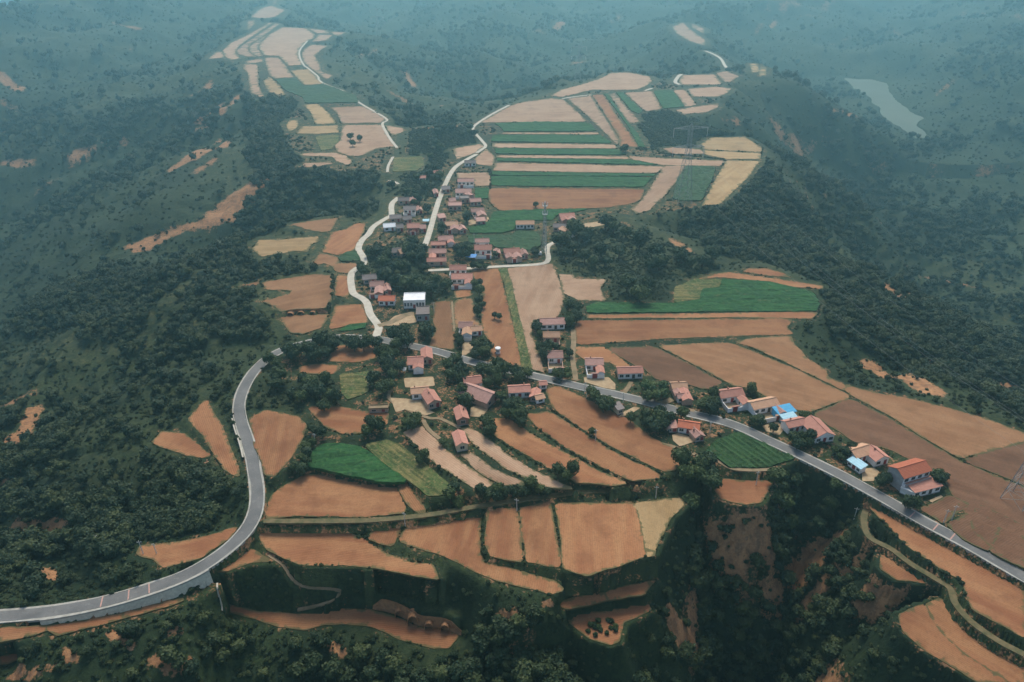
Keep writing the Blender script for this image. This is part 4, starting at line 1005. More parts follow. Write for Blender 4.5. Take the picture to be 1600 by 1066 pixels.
    if yard:
        mh_ = 2.0
        y = -yard
        gx_ = gate if gate is not None else 0
        xa, xb = -W/2 + .1, W/2 - .1
        for side in (-1, 1):
            if not any(wi[0] == side and wi[2] >= yard - .5 for wi in wings):
                x = xa if side < 0 else xb
                MB().box(x - .12, y + .13, -.6, x + .12, -.15, mh_).build('yard_wall', M[wm], r)
        MB().box(xa - .12, y - .12, -.6, gx_ - 1.55, y + .12, mh_ + .02).build('yard_wall', M[facade or wm], r)
        MB().box(gx_ + 1.55, y - .12, -.6, xb + .12, y + .12, mh_ + .02).build('yard_wall', M[facade or wm], r)
        gt = MB().box(gx_ - 1.15, y - .06, 0, gx_ + 1.15, y + .06, 2.3).build('gate', M['gate'], r)
        for s in (-1, 1): MB().box(gx_ + s * 1.35 - .2, y - .2, -.6, gx_ + s * 1.35 + .2, y + .2, 2.6).build('gate_post', M['white'], r)
        MB().box(gx_ - 1.75, y - .35, 2.602, gx_ + 1.75, y + .35, 2.85).build('gate_lintel', M[rm if roof != 'flat' else 'white'], r)
        MB().box(xa + .12, y + .13, -.5, xb - .12, -.13, .07).build('courtyard', M['sand'], r)
    if det and roof == 'gable' and random.random() < .6:
        x = random.uniform(-.3, .3) * W
        MB().box(x - .25, depth * .62, H, x + .25, depth * .62 + .5, H + g + .7).build('chimney', M['brick'], r)
    return r
R, L = 1, -1
G1 = None
# along the road, right half
house('T14', (102,262), (278,262), 6, 3.3, 'gable', 'rpink', 'white', 'white house with red gate and front wall beside the road', ((R, 3.4, 6, 2.6, 'rred'),), 6.5, -.4)
house('T14', (440,352), (690,344), 5.5, 3.2, 'gable', 'rred', 'mud', 'long white fronted house with one straight red roof', facade='white')
house('T14', (1000,505), (1150,500), 5, 3.0, 'gable', 'rorange', 'mud', 'courtyard house with curved run of tan red roofs', ((R, 4.2, 9, 2.7, 'rred'), (L, 3.4, 5, 2.6, 'rpink')), facade='cream')
house('T14', (1060,598), (1160,590), 3.5, 2.6, 'gable', 'rpink', 'white', 'small white outhouse in front of the courtyard house', bays=2, axis='x', name='outhouse', cat='outhouse')
house('T14', (1058,905), (1268,938), 5, 3.0, 'gable', 'rbright', 'mud', 'orange red roofed house below the road with sandy yard', facade='white')
house('T14', (945,905), (1050,900), 4, 2.2, 'mono', 'rpink', 'mud', 'low lean-to shed against the orange red roofed house', bays=2, name='shed', cat='shed')
house('T14', (1240,1005), (1330,985), 5, 2.3, 'gable', 'rpink', 'mud', 'pink roofed shed closing the sandy yard', bays=2, name='shed', cat='shed', axis='y')
house('T14', (432,722), (492,706), 4, 2.6, 'mono', 'rgrey', 'cream', 'tiny cream hut alone beside the roadside trees', bays=1, name='hut', cat='hut')
house('T13', (352,238), (470,222), 6, 3.2, 'gable', 'rred', 'white', 'white L shaped house below the tall field tree', ((R, 3.6, 6.0, 2.8, 'rred'),), 6.5, -2, facade='white')
house('T13', (522,298), (650,272), 6, 3.2, 'gable', 'rorange', 'white', 'white walled house with tan roof beside the blue sheds', ((R, 3.6, 5.5, 2.8, 'rpink'),), 6.0, 2, facade='white')
house('T13', (652,322), (738,302), 4.5, 2.7, 'mono', 'rblue', 'rblue', 'bright blue sheet metal shed between two white houses', bays=2, name='metal_shed', cat='shed')
house('T13', (682,349), (748,333), 3.2, 2.3, 'mono', 'rpale', 'rpale', 'pale blue metal shed in front of the bright blue one', bays=2, name='metal_shed', cat='shed')
house('T13', (702,394), (795,374), 5, 3.2, 'gable', 'rred', 'white', 'small white house with red roof behind the roadside bushes', facade='white')
house('T13', (842,446), (938,432), 11, 3.2, 'gable', 'rred', 'white', 'long red roof running away from the road, white gable end', axis='y', bays=3)
house('T13', (1052,552), (1140,524), 6, 3.2, 'gable', 'rorange', 'white', 'tan roofed house at the back of the yellow yard', facade='white')
house('T13', (1152,566), (1222,548), 6.5, 3.0, 'gable', 'rred', 'white', 'small red roofed wing beside the yellow yard', bays=2, axis='y')
house('T13', (1010,556), (1076,602), 3.0, 2.4, 'mono', 'rpale', 'white', 'narrow pale blue roofed shed beside the yellow yard', bays=3, name='metal_shed', cat='shed')
house('T13', (1285,694), (1422,652), 7, 6.4, 'gable', 'rbright', 'greyw', 'two storey house with bright orange red roof', storeys=2, facade='white')
house('T13', (1352,730), (1492,694), 4.5, 2.9, 'mono', 'rred', 'white', 'single storey front row of the two storey house', name='outbuilding', cat='outbuilding')
house('T13', (1285,700), (1348,728), .4, 2.2, 'flat', 'white', 'white', 'white side wall of the two storey house yard', bays=0, name='yard_wall_run', cat='wall')
# middle
house('T5', (1285,572), (1440,566), 6.5, 3.2, 'gable', 'rpink', 'mud', 'dusky pink roofed house half hidden by trees', facade='white')
house('T5', (1303,655), (1405,655), 5.5, 3.2, 'gable', 'rorange', 'mud', 'pale orange roofed house between two leafy clumps', yard=5, gate=0)
house('T5', (1330,792), (1425,792), 6.5, 3.3, 'gable', 'rpink', 'mud', 'white pillared house with muddy yard by the road', facade='white', yard=8, gate=2)
house('T5', (748,592), (832,592), 6, 3.3, 'gable', 'rpink', 'white', 'white house with orange roofed wing and red gate', ((R, 4.5, 7, 3.0, 'rorange'),), 8, -2.5, facade='white')
house('T5', (415,838), (512,832), 7, 3.2, 'gable', 'rred', 'white', 'cross roofed red house above the threshing yard', ((R, 4.5, 3.5, 3.0, 'rred'),))
house('T5', (505,800), (572,795), 9, 3.2, 'gable', 'rred', 'mud', 'rear red wing of the cross roofed house', axis='y', bays=2)
house('T5', (688,207), (792,207), 6, 3.2, 'gable', 'rred', 'white', 'upper of the two red roofed houses by the lane', yard=5, gate=2)
house('T5', (700,270), (832,268), 7, 3.3, 'gable', 'rred', 'white', 'lower of the two red roofed houses by the lane', ((R, 4, 6, 2.8, 'rred'),), 7, -3)
house('T5', (118,272), (205,264), 6, 3.0, 'gable', 'rgrey', 'mud', 'old grey roofed house above the walled red house')
house('T5', (165,318), (252,314), 6, 3.2, 'gable', 'rpink', 'brick', 'brick house with white front and red gate by the lane', ((R, 4.5, 9, 2.8, 'rpink'),), 9, -2, facade='white')
house('T5', (220,412), (322,412), 6, 3.1, 'gable', 'rbright', 'white', 'bright red roofed house next to the white hall')
house('T5', (385,432), (522,428), 9, 4.6, 'flat', 'rwhite', 'white', 'white flat roofed hall with row of windows', name='hall', cat='hall', bays=7)
house('T5', (468,512), (552,508), 9, 3.4, 'flat', 'rgrey', 'greyw', 'grey flat roofed shed in front of the white hall', name='shed', cat='shed', bays=2)
# upper village
house('T4', (915,792), (1028,784), 6, 3.4, 'gable', 'rred', 'mud', 'mud walled compound with red door beside the lane', ((L, 4.5, 7, 2.8, 'rpink'), (R, 4.5, 7, 2.8, 'rpink')), 8, 0)
house('T4', (690,770), (812,768), 7, 3.6, 'gable', 'rred', 'white', 'tall red roofed house with red door beside the blue tarpaulin', yard=6, gate=3)
house('T4', (695,722), (795,720), 5, 4.6, 'gable', 'rpink', 'white', 'rear block of the tall red roofed house')
house('T4', (345,792), (470,788), 6, 3.2, 'gable', 'rpink', 'mud', 'low house at the foot of the straight street', ((L, 4, 8, 2.7, 'rred'),), 8, 2)
house('T4', (360,728), (465,726), 5, 3.2, 'gable', 'rred', 'mud', 'red roof just behind the house at the street foot')
house('T4', (418,692), (525,684), 6, 3.2, 'gable', 'rpink', 'white', 'pink roofed white house in the trees east of the street', ((R, 4, 5, 2.8, 'rred'),))
house('T4', (455,580), (560,576), 6, 3.2, 'gable', 'rorange', 'mud', 'tan roofed house beside the dark round tree', ((R, 5, 7, 2.8, 'rpink'),), 7, -1)
house('T4', (668,478), (760,470), 6, 3.3, 'gable', 'rpink', 'mud', 'white fronted compound at the edge of the maize', ((R, 6, 8, 2.9, 'rpink'),), 7, -2, facade='white')
house('T4', (490,432), (588,430), 8, 3.2, 'flat', 'rpink', 'mud', 'flat pink roofed house close to the street')
house('T4', (580,378), (650,374), 7, 3.2, 'flat', 'rgrey', 'mud', 'flat grey roofed house behind the pink one')
house('T4', (655,398), (735,394), 6, 3.2, 'gable', 'rpink', 'mud', 'weathered roof at the back of the maize')
house('T4', (545,328), (660,326), 7, 3.3, 'gable', 'rpink', 'white', 'white fronted house beside the small green plot', ((R, 4, 6, 2.8, 'rpink'),), 6, 0)
house('T4', (560,244), (680,243), 6, 3.3, 'gable', 'rpink', 'mud', 'second house from the top of the street', facade='white', yard=6, gate=-3)
house('T4', (615,100), (695,97), 6, 3.0, 'gable', 'rgrey', 'white', 'topmost small white house by the street')
house('T4', (1003,572), (1135,570), 6, 3.3, 'gable', 'rorange', 'white', 'long white house alone in the maize', bays=5)
house('T4', (1335,516), (1442,510), 6, 3.3, 'gable', 'rred', 'brick', 'red compound behind the mast', ((L, 5, 6, 2.8, 'rred'), (R, 5, 4, 2.8, 'rpink')))
house('T4', (1282,590), (1388,594), 6, 3.0, 'gable', 'rgrey', 'mud', 'grey roofed house between the mast and the lane')
house('T4', (1355,632), (1408,626), 8, 3.0, 'gable', 'rorange', 'brick', 'small orange roofed house at the end of the lane', axis='y', bays=2)
house('T4', (152,458), (240,456), 6, 3.3, 'gable', 'rgrey', 'white', 'white walled house in the left hamlet', yard=6, gate=0)
house('T4', (110,388), (190,386), 6, 3.0, 'gable', 'rgrey', 'mud', 'topmost grey roof of the left hamlet')
house('T4', (195,392), (245,390), 8, 3.0, 'gable', 'rpink', 'mud', 'narrow pink roofed building in the left hamlet', axis='y', bays=2)
house('T4', (48,524), (132,520), 6, 3.0, 'gable', 'rgrey', 'mud', 'dark grey roof beside the winding lane')
house('T4', (2,592), (88,586), 6, 3.0, 'gable', 'rwhite', 'white', 'pale roofed house below the dark grey one')
house('T4', (180,598), (268,596), 7, 3.3, 'gable', 'rred', 'brick', 'red roofed house in the left hamlet', yard=5, gate=0)
house('T4', (150,534), (212,528), 6, 3.0, 'gable', 'rgrey', 'mud', 'small weathered roof in the middle of the left hamlet')
house('T4', (268,214), (316,213), 5, 3.0, 'gable', 'rred', 'white', 'lone tiny white house with red roof in the wood', bays=2)
house('T4', (385,180), (445,174), 6, 3.0, 'gable', 'rred', 'brick', 'red roof under the junction trees', bays=2)
house('T4', (380,330), (412,328), 9, 2.8, 'gable', 'rpink', 'mud', 'narrow pink building left of the street', axis='y', bays=2)
house('T4', (130,790), (215,770), 6, 2.8, 'gable', 'rorange', 'mud', 'mud house alone inside the village wood')
for t, a, b, d, rf, rm, wm, lab, ax in [
 ('T4', (500,392), (545,388), 6, 'gable', 'rpink', 'mud', 'small pink roof squeezed beside the street', 'x'),
 ('T4', (600,330), (640,352), 5, 'flat', 'rpink', 'mud', 'low yard building below the white fronted house', 'x'),
 ('T4', (420,520), (470,514), 6, 'mono', 'rpink', 'mud', 'lean-to beside the middle of the street', 'x'),
 ('T4', (575,610), (625,604), 7, 'gable', 'rpink', 'mud', 'pink shed behind the pink roofed white house', 'y'),
 ('T4', (540,745), (590,742), 6, 'gable', 'rpink', 'brick', 'brick shed among the trees left of the tall house', 'x'),
 ('T4', (610,762), (655,758), 5, 'gable', 'rred', 'mud', 'small red roof just left of the blue tarpaulin', 'x'),
 ('T4', (840,790), (880,788), 6, 'gable', 'rpink', 'mud', 'narrow shed left of the mud walled compound', 'y'),
 ('T4', (1042,800), (1090,796), 7, 'gable', 'rpink', 'mud', 'shed right of the mud walled compound', 'y'),
 ('T4', (250,462), (292,458), 7, 'gable', 'rpink', 'mud', 'pink shed right of the white walled hamlet house', 'y'),
 ('T4', (280,600), (318,597), 6, 'gable', 'rpink', 'brick', 'shed right of the red roofed hamlet house', 'x'),
 ('T4', (100,596), (148,592), 6, 'gable', 'rgrey', 'mud', 'grey shed right of the pale roofed house', 'x'),
 ('T4', (440,300), (500,297), 6, 'gable', 'rgrey', 'mud', 'grey roof between the street and the green plot house', 'x'),
 ('T4', (705,545), (770,540), 5, 'mono', 'rpink', 'mud', 'low row of sheds at the maize edge', 'x'),
 ('T4', (470,848), (330,852), 5, 'gable', 'rred', 'mud', 'red roof at the corner of lane and wood', 'x'),
 ('T5', (310,92), (372,84), 6, 'gable', 'rgrey', 'mud', 'grey roof deep in the village wood', 'x'),
 ('T5', (262,344), (300,340), 8, 'gable', 'rpink', 'brick', 'brick wing behind the bright red roofed house', 'y'),
 ('T5', (835,612), (898,606), 5, 'gable', 'rorange', 'white', 'orange roofed annex beside the red gate', 'x'),
 ('T7', (690,395), (735,388), 5, 'gable', 'rpink', 'mud', 'small pink shed left of the blue tarpaulin', 'y')]:
    if a[0] > b[0]: a, b = b, a
    house(t, a, b, d, 2.9, rf, rm, wm, lab, axis=ax, bays=2)
# middle foreground
house('T7', (345,390), (452,380), 5, 3.2, 'gable', 'rorange', 'mud', 'tan roofed house at the back of the threshing yard', facade='white')
house('T7', (450,452), (528,432), 9, 3.0, 'gable', 'rred', 'mud', 'long red roofed barn beside the threshing yard', axis='y', bays=2, name='barn', cat='barn')
house('T7', (636,556), (706,546), 8, 3.2, 'gable', 'rred', 'brick', 'small red roofed barn at the head of the pale strips', axis='y', bays=1, name='barn', cat='barn', z0=-.2)
house('T7', (632,722), (702,710), 8, 3.2, 'gable', 'rred', 'cream', 'cream walled barn standing among the pale strips', axis='y', bays=1, name='barn', cat='barn', z0=-.3)
house('T7', (685,330), (792,316), 6, 3.3, 'gable', 'rred', 'white', 'white house behind the blue tarpaulin yard', ((L, 4, 5, 2.8, 'rred'),), facade='white')
house('T7', (822,446), (896,384), 15, 3.0, 'gable', 'rpink', 'mud', 'long slanting roof beside the blue tarpaulin yard', axis='y', bays=2, name='barn', cat='barn')
house('T7', (968,382), (1100,374), 5.5, 3.3, 'gable', 'rred', 'white', 'white house with red roof below the road bushes', facade='white')
house('T7', (1098,398), (1150,404), 6, 2.4, 'gable', 'rred', 'brick', 'little red roofed shed beside the bushes', bays=1, axis='y', name='shed', cat='shed')
house('T7', (1142,416), (1192,404), 3.5, 2.4, 'gable', 'rorange', 'white', 'little white hut at the hedge corner', bays=1, name='hut', cat='hut')
house('T7', (1165,322), (1206,318), 3, 2.4, 'gable', 'rred', 'white', 'tiny red and white kiosk at the roadside', bays=1, name='kiosk', cat='kiosk')
house('T8', (345,612), (378,602), 3.5, 2.4, 'gable', 'rorange', 'mud', 'lone hut below the steep orange field', bays=1, name='hut', cat='hut', z0=-6)
house('T8', (1058,350), (1140,347), 2.5, 1.8, 'flat', 'dirt', 'mud', 'low mud ruin beside the orange field', bays=2, name='ruin', cat='ruin', z0=-.4)

# sandy yards
for zz, p, lab in yards:
    o = sheet('yard', p, zz + .05, M['sand'], 4.0, lambda x, y: .05 * fbm(x, y, 4, 2, 3), .5)
    tag(o, lab, kind='structure')

# ------------------------------------------------------------------ pylons, mast, poles
def pylon(u, v, zz, Hh, label, rz=0.0, xy=None):
    x, y = xy if xy else G(u, v, zz)
    zb = float(hz(x, y)) - .2
    r = empty('pylon', (x, y, zb), rz); tag(r, label, 'pylon', 'pylons of the power line')
    wb_, wt = Hh * .095, Hh * .022
    hw = lambda q: wb_ + (wt - wb_) * min(1, q / .72) if q < .72 else wt
    C4 = ((-1, -1), (1, -1), (1, 1), (-1, 1))
    for cx, cy in C4:
        mb = MB(); mb.bar((cx * wb_, cy * wb_, 0), (cx * wt, cy * wt, Hh * .72), .10); mb.bar((cx * wt, cy * wt, Hh * .72), (cx * wt, cy * wt, Hh * .96), .085)
        mb.build('leg', M['steel'], r)
    lv = [0, .12, .24, .35, .45, .54, .62, .68, .74, .80, .86, .92, .96]
    mb = MB()
    for q0, q1 in zip(lv[:-1], lv[1:]):
        a, b = hw(q0), hw(q1)
        for k in range(4):
            p, q = C4[k], C4[(k + 1) % 4]
            mb.bar((p[0]*a, p[1]*a, q0*Hh), (q[0]*b, q[1]*b, q1*Hh), .042); mb.bar((q[0]*a, q[1]*a, q0*Hh), (p[0]*b, p[1]*b, q1*Hh), .042)
            mb.bar((p[0]*b, p[1]*b, q1*Hh), (q[0]*b, q[1]*b, q1*Hh), .035)
    mb.build('bracing', M['steel'], r)
    for q, ext in ((.93, .215), (.70, .20)):
        for s in (-1, 1):
            mb = MB(); tip = (s * Hh * ext, 0, Hh * (q + .012))
            for cy in (-1, 1):
                mb.bar((s*wt, cy*wt, Hh*q), tip, .08); mb.bar((s*wt, cy*wt, Hh*(q + .035)), tip, .08)
                for k in range(1, 5):
                    f = k / 5
                    xx = s * (wt + (Hh*ext - wt) * f)
                    mb.bar((xx, cy*wt*(1-f), Hh*(q + .012*f)), (xx, cy*wt*(1-f), Hh*(q + .035 - .023*f)), .07)
            arm = mb.build('crossarm', M['steel'], r)
            MB().cone((tip[0], 0), .16, .16, tip[2] - Hh * .11, tip[2], 6).build('insulator', M['frame'], arm)
    MB().bar((-wt, 0, Hh*.96), (0, 0, Hh), .1).bar((wt, 0, Hh*.96), (0, 0, Hh), .1).bar((0, -wt, Hh*.96), (0, 0, Hh), .1).bar((0, wt, Hh*.96), (0, 0, Hh), .1).build('peak', M['steel'], r)
    return (x, y, zb, Hh, rz)
py1 = pylon(1066, 316, 0, 58, 'large grey lattice pylon in the green plot of the right plateau', .15)
py2 = pylon(903, 116, -4, 50, 'faint far pylon on the rim behind the wide pale field', .1)
xh, yh = hit(592, 62)
py3 = pylon(0, 0, 0, 56, 'faintest pylon on the far hill beyond the middle valley', .1, (xh, yh))
py4 = pylon(1590, 783, 0, 42, 'lattice pylon in the wide dark brown field', .5)
def cable(a, b, q, side, label):
    def tip(p): return Vector((p[0] + math.cos(p[4]) * side * p[3] * .2, p[1] + math.sin(p[4]) * side * p[3] * .2, p[2] + p[3] * q - p[3] * .11))
    A, B = tip(a), tip(b); n = 24; sag = (B - A).length * .03
    pts = [A.lerp(B, i / n) - Vector((0, 0, sag * 4 * (i / n) * (1 - i / n))) for i in range(n + 1)]
    mb = MB()
    for p, q_ in zip(pts[:-1], pts[1:]): mb.bar(p, q_, .016)
    tag(mb.build('power_cable', M['steel']), label, 'cable', 'cables of the power line')
for s, w in ((-1, 'left'), (1, 'right')):
    for q, h in ((.93, 'upper'), (.70, 'lower')):
        cable(py1, py2, q, s, f'thin {h} power cable on the {w} arms leading back to the far pylon')
        cable(py1, py4, q, s, f'thin {h} power cable on the {w} arms crossing the wooded slope')
def mast():
    x, y = G(850, 396, 0); r = empty('antenna_mast', (x, y, float(hz(x, y)) - .1)); tag(r, 'slim grey lattice antenna mast beside the curving lane', 'mast')
    Hh = 33; a, b = 1.9, .55
    T3_ = [(math.cos(t), math.sin(t)) for t in (-.52, 1.57, 3.67)]
    for c in T3_: MB().bar((c[0]*a, c[1]*a, 0), (c[0]*b, c[1]*b, Hh), .13).build('leg', M['steel'], r)
    mb = MB(); n = 14
    for i in range(n):
        r0, r1 = a + (b - a) * i / n, a + (b - a) * (i + 1) / n; z0, z1 = Hh * i / n, Hh * (i + 1) / n
        for k in range(3):
            p, q = T3_[k], T3_[(k + 1) % 3]
            mb.bar((p[0]*r0, p[1]*r0, z0), (q[0]*r1, q[1]*r1, z1), .07); mb.bar((p[0]*r1, p[1]*r1, z1), (q[0]*r1, q[1]*r1, z1), .06)
    mb.build('bracing', M['steel'], r)
    for zz in (Hh - .6, Hh - 6):
        pf = MB().cone((0, 0), 1.5, 1.5, zz - 1.2, zz - 1.05, 12).build('platform', M['steel'], r)
        for t in (0, 2.09, 4.19):
            cx, cy = 1.7 * math.cos(t - .5), 1.7 * math.sin(t - .5)
            MB().box(cx - .2, cy - .1, zz - 1, cx + .2, cy + .1, zz + 1.3).build('panel_antenna', M['frame'], pf)
    MB().box(-3.4, -3, -.4, -1.6, -1.4, 2.1).build('cabinet', M['white'], r)
mast()
def pole(t, p, zz, h, label, lean=0.0):
    u, v = tile(t, [p])[0]; x, y = G(u, v, zz); zb = float(hz(x, y))
    r = empty('utility_pole', (x, y, zb - .3)); r.rotation_euler = (0, lean, random.uniform(-.4, .4)); tag(r, label, 'pole', 'utility poles')
    MB().cone((0, 0), .17, .11, 0, h, 8).build('shaft', M['pole'], r)
    ca = MB().box(-.8, -.06, h - .7, .8, .06, h - .58).build('crossarm', M['steel'], r)
    for k in (-.7, 0, .7): MB().cone((k, 0), .06, .05, h - .579, h - .38, 6).build('insulator', M['frame'], ca)
for t, p, zz, h, lab in [
 ('T9', (717,402), -6, 6.5, 'pale pole at the tip of the orange field inside the road bend'), ('T9', (783,400), -6, 5, 'shorter pole next to the orange field inside the road bend'),
 ('T9', (522,412), -14, 6, 'pole standing in the dark wood below the road'), ('T10', (716,292), -3, 6.5, 'pole at the corner of the little boxed orange plot'),
 ('T10', (1256,230), -3, 6, 'pole at the top of the furrowed orange plot'), ('T11', (597,218), -3, 6, 'pole beside the grassy track near the ravine head'),
 ('T11', (1052,168), -3, 7, 'pole on the square orange field at the ravine head'), ('T12', (614,412), 0, 6.5, 'left of the pale pair of poles behind the two storey house'),
 ('T12', (648,400), 0, 7, 'right of the pale pair of poles behind the two storey house'), ('T12', (272,318), -.5, 6, 'roadside pole above the start of the sunken track'),
 ('T14', (86,505), 0, 6.5, 'first roadside pole above the upper orange strip'), ('T14', (110,540), 0, 6, 'second roadside pole above the upper orange strip'),
 ('T14', (490,605), 0, 6, 'pole beside the tiny cream hut'), ('T14', (203,990), 0, 6, 'pole in the hedge of the middle orange strip'),
 ('T8', (822,495), -1.5, 6.5, 'pole above the corner of the vivid green field'), ('T5', (583,470), 0, 8, 'pole behind the white hall'),
 ('T5', (66,250), 0, 7, 'pole at the bend of the winding lane'), ('T4', (683,700), 0, 9, 'thin pole rising behind the tall red roofed house'),
 ('T14', (1390,915), 0, 6.5, 'pole behind the orange red roofed house')]:
    pole(t, p, zz, h, lab, random.uniform(-.03, .03))

# ------------------------------------------------------------------ small things
def water_tank():
    x, y = G(778, 552, 0); r = empty('water_tank', (x, y, .1)); tag(r, 'white round water tank standing alone in the reddish field', 'tank')
    MB().cone((0, 0), 1.15, 1.05, -.3, .9, 20).build('base', M['white'], r)
    MB().cone((0, 0), .95, .95, .902, 2.3, 20).build('shaft', M['greyw'], r)
    MB().cone((0, 0), 1.35, 1.35, 2.302, 2.9, 24).build('drum', M['white'], r)
    MB().cone((0, 0), 1.38, .5, 2.902, 3.1, 24).build('lid', M['rwhite'], r)
    MB().box(-1.5, -.25, 0, -1.1, .25, .7).build('valve_box', M['brick'], r)
water_tank()
def car():
    x, y = G(871, 597.5, 0); r = empty('car', (x, y, .24), math.radians(-22)); tag(r, 'small dark car driving on the grey road', 'car')
    prof = [(-2.1,.35),(-2.1,.8),(-1.5,.95),(1.0,.95),(1.9,.85),(2.1,.6),(2.1,.35)]
    n = len(prof); v = [(p[0], s * .85, p[1]) for s in (-1, 1) for p in prof]
    f = [tuple(range(n)), tuple(range(2*n - 1, n - 1, -1))] + [(i, i + n, (i + 1) % n + n, (i + 1) % n) for i in range(n)]
    MB().add(v, f).build('body', M['carpaint'], r)
    v = [(-1.5,-.8,.951),(.9,-.8,.951),(.9,.8,.951),(-1.5,.8,.951),(-1.1,-.65,1.45),(.35,-.65,1.45),(.35,.65,1.45),(-1.1,.65,1.45)]
    MB().add(v, [(0,1,5,4),(1,2,6,5),(2,3,7,6),(3,0,4,7),(4,5,6,7)]).build('cabin_glass', M['glass'], r)
    MB().box(-1.1, -.66, 1.452, .36, .66, 1.5).build('car_roof', M['carpaint'], r)
    for sx in (-1.3, 1.3):
        for sy in (-1, 1):
            mb = MB(); k = 12
            v = [(sx + .33 * math.cos(2*math.pi*i/k), sy * .8 + dy, .33 + .33 * math.sin(2*math.pi*i/k)) for dy in (-.1, .1) for i in range(k)]
            mb.add(v, [(i, (i+1) % k, (i+1) % k + k, i + k) for i in range(k)] + [tuple(range(k - 1, -1, -1)), tuple(range(k, 2*k))]).build('wheel', M['rubber'], r)
car()
def tarp(t, p, w, d, h, label, zz=0, m='tarp'):
    u, v = tile(t, [p])[0]; x, y = G(u, v, zz); r = empty('tarpaulin_shelter', (x, y, zz + .05), random.uniform(-.2, .2)); tag(r, label, 'shelter')
    for sx in (-1, 1):
        for sy in (-1, 1): MB().box(sx*w/2 - .06, sy*d/2 - .06, -.2, sx*w/2 + .06, sy*d/2 + .06, h).build('post', M['wood'], r)
    n = 8; vs = []; 
    for i in range(n + 1):
        for j in range(n + 1):
            a, b = i / n, j / n
            vs.append(((a - .5) * (w + .6), (b - .5) * (d + .6), h + .05 + .35 * math.sin(math.pi * b) - .25 * math.sin(math.pi * a) * random.uniform(.6, 1)))
    fs = [(i*(n+1)+j, (i+1)*(n+1)+j, (i+1)*(n+1)+j+1, i*(n+1)+j+1) for i in range(n) for j in range(n)]
    new_obj('cover', vs, fs, M[m], r)
tarp('T7', (745,392), 4.5, 4, 2.1, 'blue tarpaulin shelter in the yard of the white house')
tarp('T4', (662,798), 6, 5, 2.2, 'blue tarpaulin shelter by the lane below the red roofed houses')
tarp('T4', (320,525), 4, 4, 2.0, 'pale turquoise cover at the edge of the left hamlet', 0, 'rpale')
def dish():
    x, y = G(631, 581, 0); r = empty('satellite_dish', (x, y, .1), .4); tag(r, 'white satellite dish beside the cross roofed house', 'dish')
    MB().cone((0, 0), .12, .1, -.2, 1.5, 8).build('post', M['steel'], r)
    vs, fs = [(0, 0, 0)], []
    for k in range(1, 5):
        for i in range(16): a = 2*math.pi*i/16; rr = 1.3*k/4; vs.append((rr*math.cos(a), rr*math.sin(a), .28*(k/4)**2))
    for i in range(16): fs.append((0, 1 + i, 1 + (i + 1) % 16))
    for k in range(3):
        for i in range(16): fs.append((1+16*k+i, 17+16*k+i, 17+16*k+(i+1) % 16, 1+16*k+(i+1) % 16))
    d = new_obj('reflector', vs, fs, M['white'], r); d.location = (0, 0, 1.6); d.rotation_euler = (.6, 0, 0)
    MB().bar((0, 0, 1.7), (0, -.7, 2.6), .04).build('feed_arm', M['steel'], r)
dish()
# retaining wall, barrier, road stripes
c = wall_c
o = ribbon('retaining_wall', c, (2.78, 2.785, 3.5, 4.1, 4.9), (-1.0, .2, .2, -2.4, -5.2), M['rubble'])
tag(o, 'pale rubble retaining wall holding up the road bend', 'wall')
cp_ = ribbon('coping', c, (3.0, 3.01, 3.55, 3.56), (.0, .6, .6, .0), M['shoulder'], 0); cp_.parent = o
c = road_part((372, 655, -.8), (388, 712, -1.3))
o = ribbon('road_barrier', c, (-3.5, -3.45, -2.9, -2.85), (-.5, .85, .85, -.2), M['concrete']); tag(o, 'low pale concrete barrier on the outside of the road curve', 'barrier')
for (u, v, zz), lab in (((163, 945, -7.4), 'lowest'), ((207, 933, -7), 'middle'), ((236, 923, -6.6), 'upper')):
    a = np.array(G(u, v, zz)); i = int(np.argmin(np.hypot(*(road_c[:, :2] - a).T)))
    tag(ribbon('road_marking', spline(road_c[i:i + 2], .2)[:3], (-2.1, 2.1), (.225, .225), M['paint']), f'faded red stripe painted across the road, {lab} of three by the wall', kind='structure')
for u, v, lab in ((1426, 805, 'first'), (1462, 824, 'second'), (1492, 841, 'third')):
    a = np.array(G(u, v, -.3)); i = int(np.argmin(np.hypot(*(road_c[:, :2] - a).T)))
    tag(ribbon('road_marking', spline(road_c[i:i + 2], .2)[:3], (-2.1, 2.1), (.225, .225), M['paint']), f'faded red stripe across the road beyond the two storey house, {lab} of three', kind='structure')
def chute():
    c_, t_ = wall_c[-1], _t[-1]
    a = (c_[0] + t_[1] * 4.4 + t_[0] * 1.5, c_[1] - t_[0] * 4.4 + t_[1] * 1.5); b = (c_[0] + t_[1] * 10.5 - t_[0] * 1.0, c_[1] - t_[0] * 10.5 - t_[1] * 1.0)
    mb = MB(); n = 10
    for i in range(n):
        p0 = (a[0] + (b[0]-a[0])*i/n, a[1] + (b[1]-a[1])*i/n); p1 = (a[0] + (b[0]-a[0])*(i+1)/n, a[1] + (b[1]-a[1])*(i+1)/n)
        mb.bar((p0[0], p0[1], float(hz(*p0)) + .2), (p1[0], p1[1], float(hz(*p1)) + .2), .25)
    tag(mb.build('drain_chute', M['concrete']), 'pale concrete drain chute running down from the road bend', 'drain')
chute()
